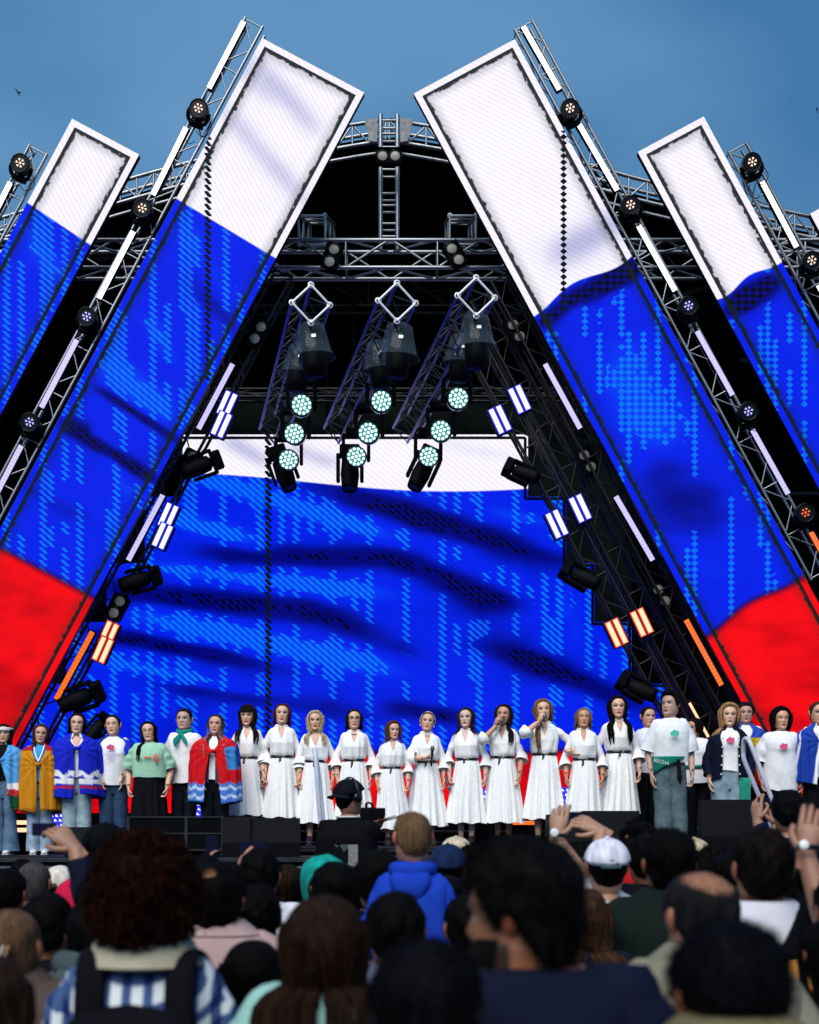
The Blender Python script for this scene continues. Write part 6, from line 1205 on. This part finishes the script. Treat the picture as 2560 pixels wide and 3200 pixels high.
# person in navy with a phone at the upper right, standing on a case
sp21 = dict(sex='m', seed=48.8, hi=True, hair=('short', (.003, .003, .004), S_(thick=.016)), wear=shirt((.008, .010, .040), off=.03), skin=CS2)
Y21 = 8.3; zt = CZ + (HY - 2470) * Y21 / F_PX; fl = zt - 1.76
loc = Vector((P(2462, 2470, Y21).x, Y21, fl)); Rz = np.array(Matrix.Rotation(-math.pi, 3, 'Z')); f = lambda v: Rz @ np.asarray(v, float)
sp21['arms'] = dict(l=dict(W=canon(loc, 1.76, math.pi, P(2368, 2570, Y21 + .34)), D=f((.05, .3, .95)), N=f((.8, .6, -.1)), thumb=f((.3, -1, .2)), curl=.30, pole=f((-.6, 0, -1))), r=dict(W=canon(loc, 1.76, math.pi, P(2424, 2585, Y21 + .34)), D=f((-.15, .3, .9)), N=f((-.8, .6, -.1)), thumb=f((-.3, -1, .2)), curl=.30, pole=f((.5, 0, -1))))
person('person in a navy jacket filming with a phone below the right handrail', loc, 1.76, math.pi, sp21, GC)
q = MB(); q.box((0, 0, fl / 2), (.6, .5, fl - .002), bev=.01); o = q.build('equipment_case', M['plastic'], None, False); o.location = (loc.x, Y21, 0); tag(o, 'black equipment case under the filming person in navy', 'case')
phone(2385, 2530, Y21 + .37, .074, .15, (0, R(3), 0), 'upright phone held by the person in navy at right')
# ---- cameraman on a riser
Y22 = 10.4; zt = CZ + (HY - 2438) * Y22 / F_PX; fl = zt - 1.78; loc = Vector((P(1098, 2438, Y22).x, Y22, fl)); loc.x -= .02
spm = dict(sex='m', seed=49.9, skin=CS2, head=(-38, 0, 0), fat=1.0, hair=('cap', HB), wear=[w_top('t_shirt', (.004, .004, .006), off=.035, t1=.60, r=(.075, .095)), w_trousers(BK), w_shoes(BK, BK)])
spm['arms'] = dict(r=dict(W=canon(loc, 1.78, math.pi, P(1150, 2600, Y22 + .30)), D=f((.2, .6, .5)), N=f((-.8, .2, .2)), thumb=f((0, -.3, 1)), curl=1.0, pole=f((1, 0, -.6))), l=dict(W=canon(loc, 1.78, math.pi, P(1120, 2585, Y22 + .4)), D=f((.8, .5, .2)), N=f((0, .2, 1)), thumb=f((0, -.6, .8)), curl=.9, pole=f((-1, 0, -.6))))
o = person('cameraman in a black T-shirt and cap with headphones, back to us', loc, 1.78, math.pi + R(-12), spm, GC)
cap_part(o, spm, (.005, .006, .010), brim=(.006, .008, .014), brim_ang=math.pi)
q = MB(); a = np.linspace(-.2, math.pi + .2, 24); tube(q, [(math.cos(t) * .107, .0, 1.60 + math.sin(t) * .135) for t in a], [(.010, .005)] * 24, 8, 24, BK, ref=(0, 1, 0))
for sx in (-1, 1): q.lathe((sx * .088, .005, 1.59), (sx, 0, 0), [(0, .034), (.022, .036), (.030, .026), (.030, 0)], 16, BK)
q.build('headphones', M['gloss'], o, True, spm['_xf'])
mbp = mat('bandana_print', (.05, .06, .065), .9, 0, 0, spec=.05); nt = mbp.node_tree; tc = nt.nodes.new('ShaderNodeTexCoord'); vo = nt.nodes.new('ShaderNodeTexVoronoi'); vo.inputs['Scale'].default_value = 46.; nt.links.new(tc.outputs['Object'], vo.inputs['Vector'])
s3 = nt.nodes.new('ShaderNodeSeparateXYZ'); nt.links.new(tc.outputs['Object'], s3.inputs[0]); lt = X(nt, s3.outputs[0]).lt(-.045) * X(nt, s3.outputs[2]).gt(1.10); wv = (X(nt, vo.outputs['Distance']) * 3.).fr().gt(.5); lg = noise(nt, tc.outputs['Object'], 9., 3.).gt(.5)
nt.links.new(mixc(nt, lt, mixc(nt, wv * lg, (.004, .006, .008), (.11, .14, .15)), mixc(nt, wv, (.13, .13, .12), (.28, .28, .27))), nt.nodes['Principled BSDF'].inputs['Base Color'])
q = MB()
for i in range(8):
    for j in range(3):
        x = -.11 + .0275 * i; z = 1.02 + .075 * j
        if i > 5 and j == 2: continue
        fy = lambda x_: .186 - abs(x_) * .15
        q.add([(x, fy(x), z), (x + .0275, fy(x + .0275), z), (x + .0275, fy(x + .0275), z + .075), (x, fy(x), z + .075)], np.array([[3, 2, 1, 0]]))
q.build('back_print', mbp, o, False)
q = MB(); tube(q, [(math.sin(a_) * .080, .012 - math.cos(a_) * .085, 1.437) for a_ in np.linspace(0, 2 * np.pi, 26)], [(.008, .010)] * 26, 6, 26, (.6, .6, .62), ref=(0, 0, 1)); q.build('shirt_collar', M['fabric'], o)
q = MB(); q.box((0, 0, fl / 2), (.9, .7, fl - .002), bev=.01); rr = q.build('camera_platform', M['plastic'], None, False); rr.location = (loc.x, Y22, 0); tag(rr, 'black platform under the cameraman', 'platform')
vc = empty('video_camera', P(1152, 2548, Y22 + .42), (0, 0, R(-15)), .8); tag(vc, 'black video camera in front of the cameraman', 'camera')
MB().box((0, .05, 0), (.13, .30, .15), bev=.02).build('camera_body', M['plastic'], vc, False)
q = MB(); q.lathe((0, .19, 0), (0, 1, 0), [(0, .05), (.08, .055), (.10, .06), (.16, .065), (.16, 0)], 18); q.build('lens', M['black_gloss'], vc)
q = MB(); q.box((.13, -.05, .03), (.10, .02, .08), bev=.006); q.build('viewfinder', M['black_gloss'], vc, False)
q = MB(); tube(q, [(0, -.08, .07), (0, -.06, .115), (0, .10, .115), (0, .14, .07)], [(.014, .010)] * 4, 8, 14, ref=(1, 0, 0)); q.build('handle', M['plastic'], vc)
q = MB(); q.cyl((0, .03, -.08), (0, .03, -(P(1152, 2548, Y22 + .42).z) / .8 + .02), .03, .035, 12); q.build('support_column', M['black'], vc)
# ---- middle and far rows
def head_only(label, px, top, w, hair=None, top_col=BK, seed=50., Y=None, sex='m', bw=.17, wear=None, head=(0, 0, 0), **k):
    return crowd(label, px, top, w, dict(sex=sex, seed=seed, hair=hair or ('short', HB, S_(fuzz=500)), wear=wear or tee(top_col), head=head, hi=False, **k), Y=Y, bw=bw)
LH = lambda c=HB, **k: ('long', c, dict(dict(front=(False, False), zb=1.2, nlock=70), **k))
head_only('man in a white T-shirt with thinning crown behind the pink shirt', 812, 2638, 110, top_col=(.60, .60, .66), seed=51.)
head_only('woman with brown hair next to the thinning crown', 902, 2685, 90, LH(HBR), seed=52., sex='f')
o7 = head_only('dark-haired woman in front of the teal hood', 1046, 2668, 132, LH(HB), seed=53., sex='f', Y=5.8)
sp7 = dict(sex='f', seed=54., hi=False, hair=('cap', HB), wear=shirt((.008, .24, .21))); o7 = crowd('person in a teal hood below the white handrail', 1016, 2662, 100, sp7, Y=6.8)
q = MB(); hair_cap(q, ([0, 1.0, 1.5, 3.15], [.8, .4, .0, -.25]), .030, (.008, .26, .22), 'f', .004, 5.); q.build('hood', M['fabric'], o7, True, sp7['_xf'])
head_only('black-haired man below the cameraman on the right', 1182, 2640, 118, seed=55., Y=6.1, top_col=NAVY)
head_only('dark-haired person in grey plaid left of the boy', 1236, 2765, 165, seed=56., Y=4.5, wear=[w_top('shirt', (.10, .12, .17), long=True, off=.03, mt='fabric'), w_trousers(BK), w_shoes(BK, BK)])
sp13 = dict(sex='m', seed=57., hi=False, hair=('cap', HB), wear=tee(BK)); o = crowd('person in a navy cap right of the boy', 1398, 2628, 88, sp13, Y=8.2); cap_part(o, sp13, (.008, .018, .06))
sp14 = dict(sex='m', seed=58., hi=False, hair=('cap', HB), wear=tee(NAVY)); o = crowd('person in a beige cap in the front rows', 1425, 2606, 72, sp14, Y=9.6); cap_part(o, sp14, (.50, .42, .30))
head_only('person with short curly dark hair beside the beige cap', 1470, 2632, 72, ('curly', HB, dict(thick=.02, n=120)), seed=59., Y=9.)
head_only('woman with straight brown hair in navy right of the bearded man', 1830, 2752, 118, LH((.045, .022, .012), nlock=110, zb=1.10), NAVY, 60., Y=5.3, sex='f')
head_only('dark head low between the bearded man and the white cap', 1815, 2690, 62, seed=61., Y=8.)
head_only('man in a red jacket near the stage on the right', 1995, 2555, 86, ('curly', HB, dict(thick=.016, n=120)), (.45, .01, .015), 62., Y=8.2, wear=shirt((.45, .012, .018), off=.04, hood=(.45, .012, .018)))
head_only('dark-haired person just left of the tall man in green', 2018, 2592, 68, seed=63., Y=7.6)
sp25 = dict(sex='m', seed=64., hi=False, hair=('cap', HB), wear=tee(BK)); o = crowd('person in a tan cap right of the tall man in green', 2165, 2610, 78, sp25, Y=8.6); cap_part(o, sp25, (.42, .34, .22))
head_only('dark curly head behind the balding man', 2225, 2632, 74, ('curly', HB, dict(thick=.02, n=120)), seed=65., Y=7.8)
head_only('dark long hair between balding man and white T-shirt', 2288, 2640, 90, LH(), seed=66., Y=7., sex='f')
head_only('dark long-haired person behind the raised arm at right', 2530, 2606, 96, LH(), seed=67., Y=6.4, sex='f')
head_only('grey crew-cut man in black at the left', 106, 2674, 93, ('short', (.055, .048, .046), S_(thick=.005, top=.007, amp=.001, fuzz=900, fl=.005)), seed=68., Y=7.6, skin=(.26, .12, .08))
sp28 = dict(sex='f', seed=69., hi=False, hair=('cap', HB), wear=tee(NAVY)); o = crowd('person in a cream bucket-like cap at left', 188, 2700, 72, sp28, Y=9.2); cap_part(o, sp28, (.62, .56, .48), tall=.030)
q = MB(); q.box((.0, .142, 1.625), (.036, .004, .020), (.08, .07, .06)); q.build('cap_label', M['fabric'], o, False, sp28['_xf'])
head_only('dark-haired person in a red top at left near the stage', 330, 2553, 108, ('long', (.003, .003, .004), dict(front=(False, False), zb=1.40, nlock=70, vol=.004)), (.50, .01, .04), 70., Y=6.9, wear=shirt((.50, .012, .05), off=.03))
sp31 = dict(sex='f', seed=71., hi=True, drop=.10, fat=1.15, hair=('tied', (.10, .055, .030), dict()), wear=shirt((.085, .060, .050), off=.045, collar=(.085, .06, .05))); o = crowd('fair-haired woman with a claw clip in a brown coat at left edge', 36, 2806, 118, sp31, Y=4.1)
q = MB()
for k in range(6): tube(q, [(-.035 + .014 * k, .135, 1.63), (-.035 + .014 * k, .175, 1.60), (-.033 + .013 * k, .150, 1.55)], [(.004, .004)] * 3, 6, 10, (.45, .40, .36) if k % 2 else (.30, .16, .06), ref=(1, 0, 0))
rr = q.build('claw_clip', M['gloss'], o, True, sp31['_xf'])
head_only('dark head at the left edge in front of the crew-cut man', 22, 2702, 66, seed=72., Y=7.)
sp33 = dict(sex='m', seed=73., hair=('short', HB, S_()), wear=shirt((.045, .065, .07), off=.045, hood=(.05, .07, .075))); o = crowd('person in a grey-green hoodie left of the curly auburn hair', 300, 2790, 120, sp33, Y=4.75)
spq = dict(sex='f', seed=74., hair=LH((.022, .012, .008), nlock=220, zb=1.05, tip=(.10, .06, .03)), wear=shirt((.02, .018, .018), off=.03)); crowd('long dark hair with lighter ends cut by the lower left corner', -40, 2935, 240, spq, Y=3.0)
sp35 = dict(sex='f', seed=75., hi=False, hair=('short', HB, S_()), wear=tee((.60, .50, .62), off=.02)); crowd('person in a lilac-white top squeezed left of the checked shirt', 385, 2830, 120, sp35, Y=4.3)
bpk = head_only('person carrying a black backpack with pink piping at left', 150, 2775, 110, seed=76., Y=5.2, wear=shirt(BK, off=.02))
backpack(bpk, None, 'black backpack with pink piping at the left', (.005, .005, .007), w=.34, h=.50, z=1.16, trim=(.34, .10, .12))
head_only('dark head behind the pink shirt on the left', 640, 2658, 76, seed=77., Y=7.6)
head_only('person in a white T-shirt hidden behind the bearded man', 1470, 2775, 95, seed=78., Y=5.0, top_col=(.58, .58, .62))
head_only('woman with brown hair between auburn curls and pink shirt', 600, 2700, 80, LH(HBR), seed=79., Y=6.2, sex='f')
head_only('person in patterned grey top at the right edge', 2600, 2840, 130, LH(HB), seed=80., Y=4.2, sex='f', top_col=(.16, .15, .17))
head_only('person in a dark jacket with blue-white trim below the bearded man face', 1395, 2960, 120, seed=81., Y=3.6, wear=shirt((.02, .04, .14), off=.03, collar=(.5, .52, .58)))
# small raised phones far in front
for (px, py, Y, lab) in ((662, 2645, 9.0, 'small bright phone raised in front of the dark trousers'), (790, 2650, 7.4, 'phone raised above the thinning crown')):
    phone(px, py, Y, .074 if px < 700 else .14, .14 if px < 700 else .07, (0, 0, 0), lab)
raiser('person raising a phone behind the pink shirt', 740, 2690, 7.1, dict(sex='m', seed=82., hair=('short', HB, S_()), wear=tee(BK)), dict(l=dict(px=744, py=2730, Y=7.38, D=(.25, .1, 1), N=(.8, .4, 0), thumb=(1, 0, .2), curl=.3, pole=(-.4, 0, -1)), r=dict(px=826, py=2748, Y=7.38, D=(-.2, .1, 1), N=(-.8, .4, 0), thumb=(-1, 0, .2), curl=.5, pole=(.4, 0, -1))))
raiser('person holding up the small bright phone', 690, 2705, 8.75, dict(sex='m', seed=83., hair=('short', HB, S_()), wear=tee(NAVY)), dict(l=dict(px=648, py=2722, Y=8.98, D=(.05, .1, 1), N=(.8, .4, 0), thumb=(1, 0, .2), curl=.6, pole=(-.4, 0, -1))))
# front rows that show only as dark heads, each named by whom it stands below
WHO = [(14, 'girl with the headband'), (125, 'yellow flag'), (240, 'blue ornament flag'), (355, 'pink heart print'), (467, 'mint T-shirt'), (575, 'green neckerchief'), (673, 'pale-tipped braids'), (775, 'dark fringe'), (880, 'dark red hair'), (985, 'blonde singer'), (1107, 'singer with glasses'), (1228, 'curly brown bob'), (1333, 'pearl hairband'), (1457, 'smiling dark-haired singer'), (1573, 'singer with dark curls'), (1700, 'singer with the outheld hand'), (1822, 'singer with closed eyes'), (1930, 'very long black hair'), (2097, 'tall man in white'), (2278, 'navy jacket with snaps'), (2440, 'woman by the right handrail'), (2556, 'flag cape at the right edge')]
rr = np.random.default_rng(11); used = set()
for row, (Y, n) in enumerate(((11.6, 9), (10.2, 9), (8.8, 8), (7.2, 7))):
    for i in range(n):
        px = -20 + (2600 / n) * (i + .5 + rr.uniform(-.25, .25)) + (row % 2) * 90
        if row == 0 and 980 < px < 1220: continue
        if Y < 11 and 1010 < px < 1190 and Y > 9.5: continue
        H = rr.uniform(1.60, 1.74); top = HY + (CZ - H) * F_PX / Y; fem = rr.uniform() < .5; who = min(WHO, key=lambda w_: abs(w_[0] - px))[1]
        lab = '%s %s head in the %s row below the %s' % (('dark short-haired', 'dark long-haired')[fem], 'spectator', ('farthest', 'far', 'middle', 'nearer')[row], who)
        if lab in used: lab = lab.replace('spectator head', 'spectator head, more to the right,')
        used.add(lab)
        head_only(lab, px, top, F_PX * .17 / Y, LH() if fem else None, (rr.uniform(.003, .02), rr.uniform(.003, .02), rr.uniform(.006, .03)), 90. + row * 12 + i, Y=Y, sex='f' if fem else 'm')
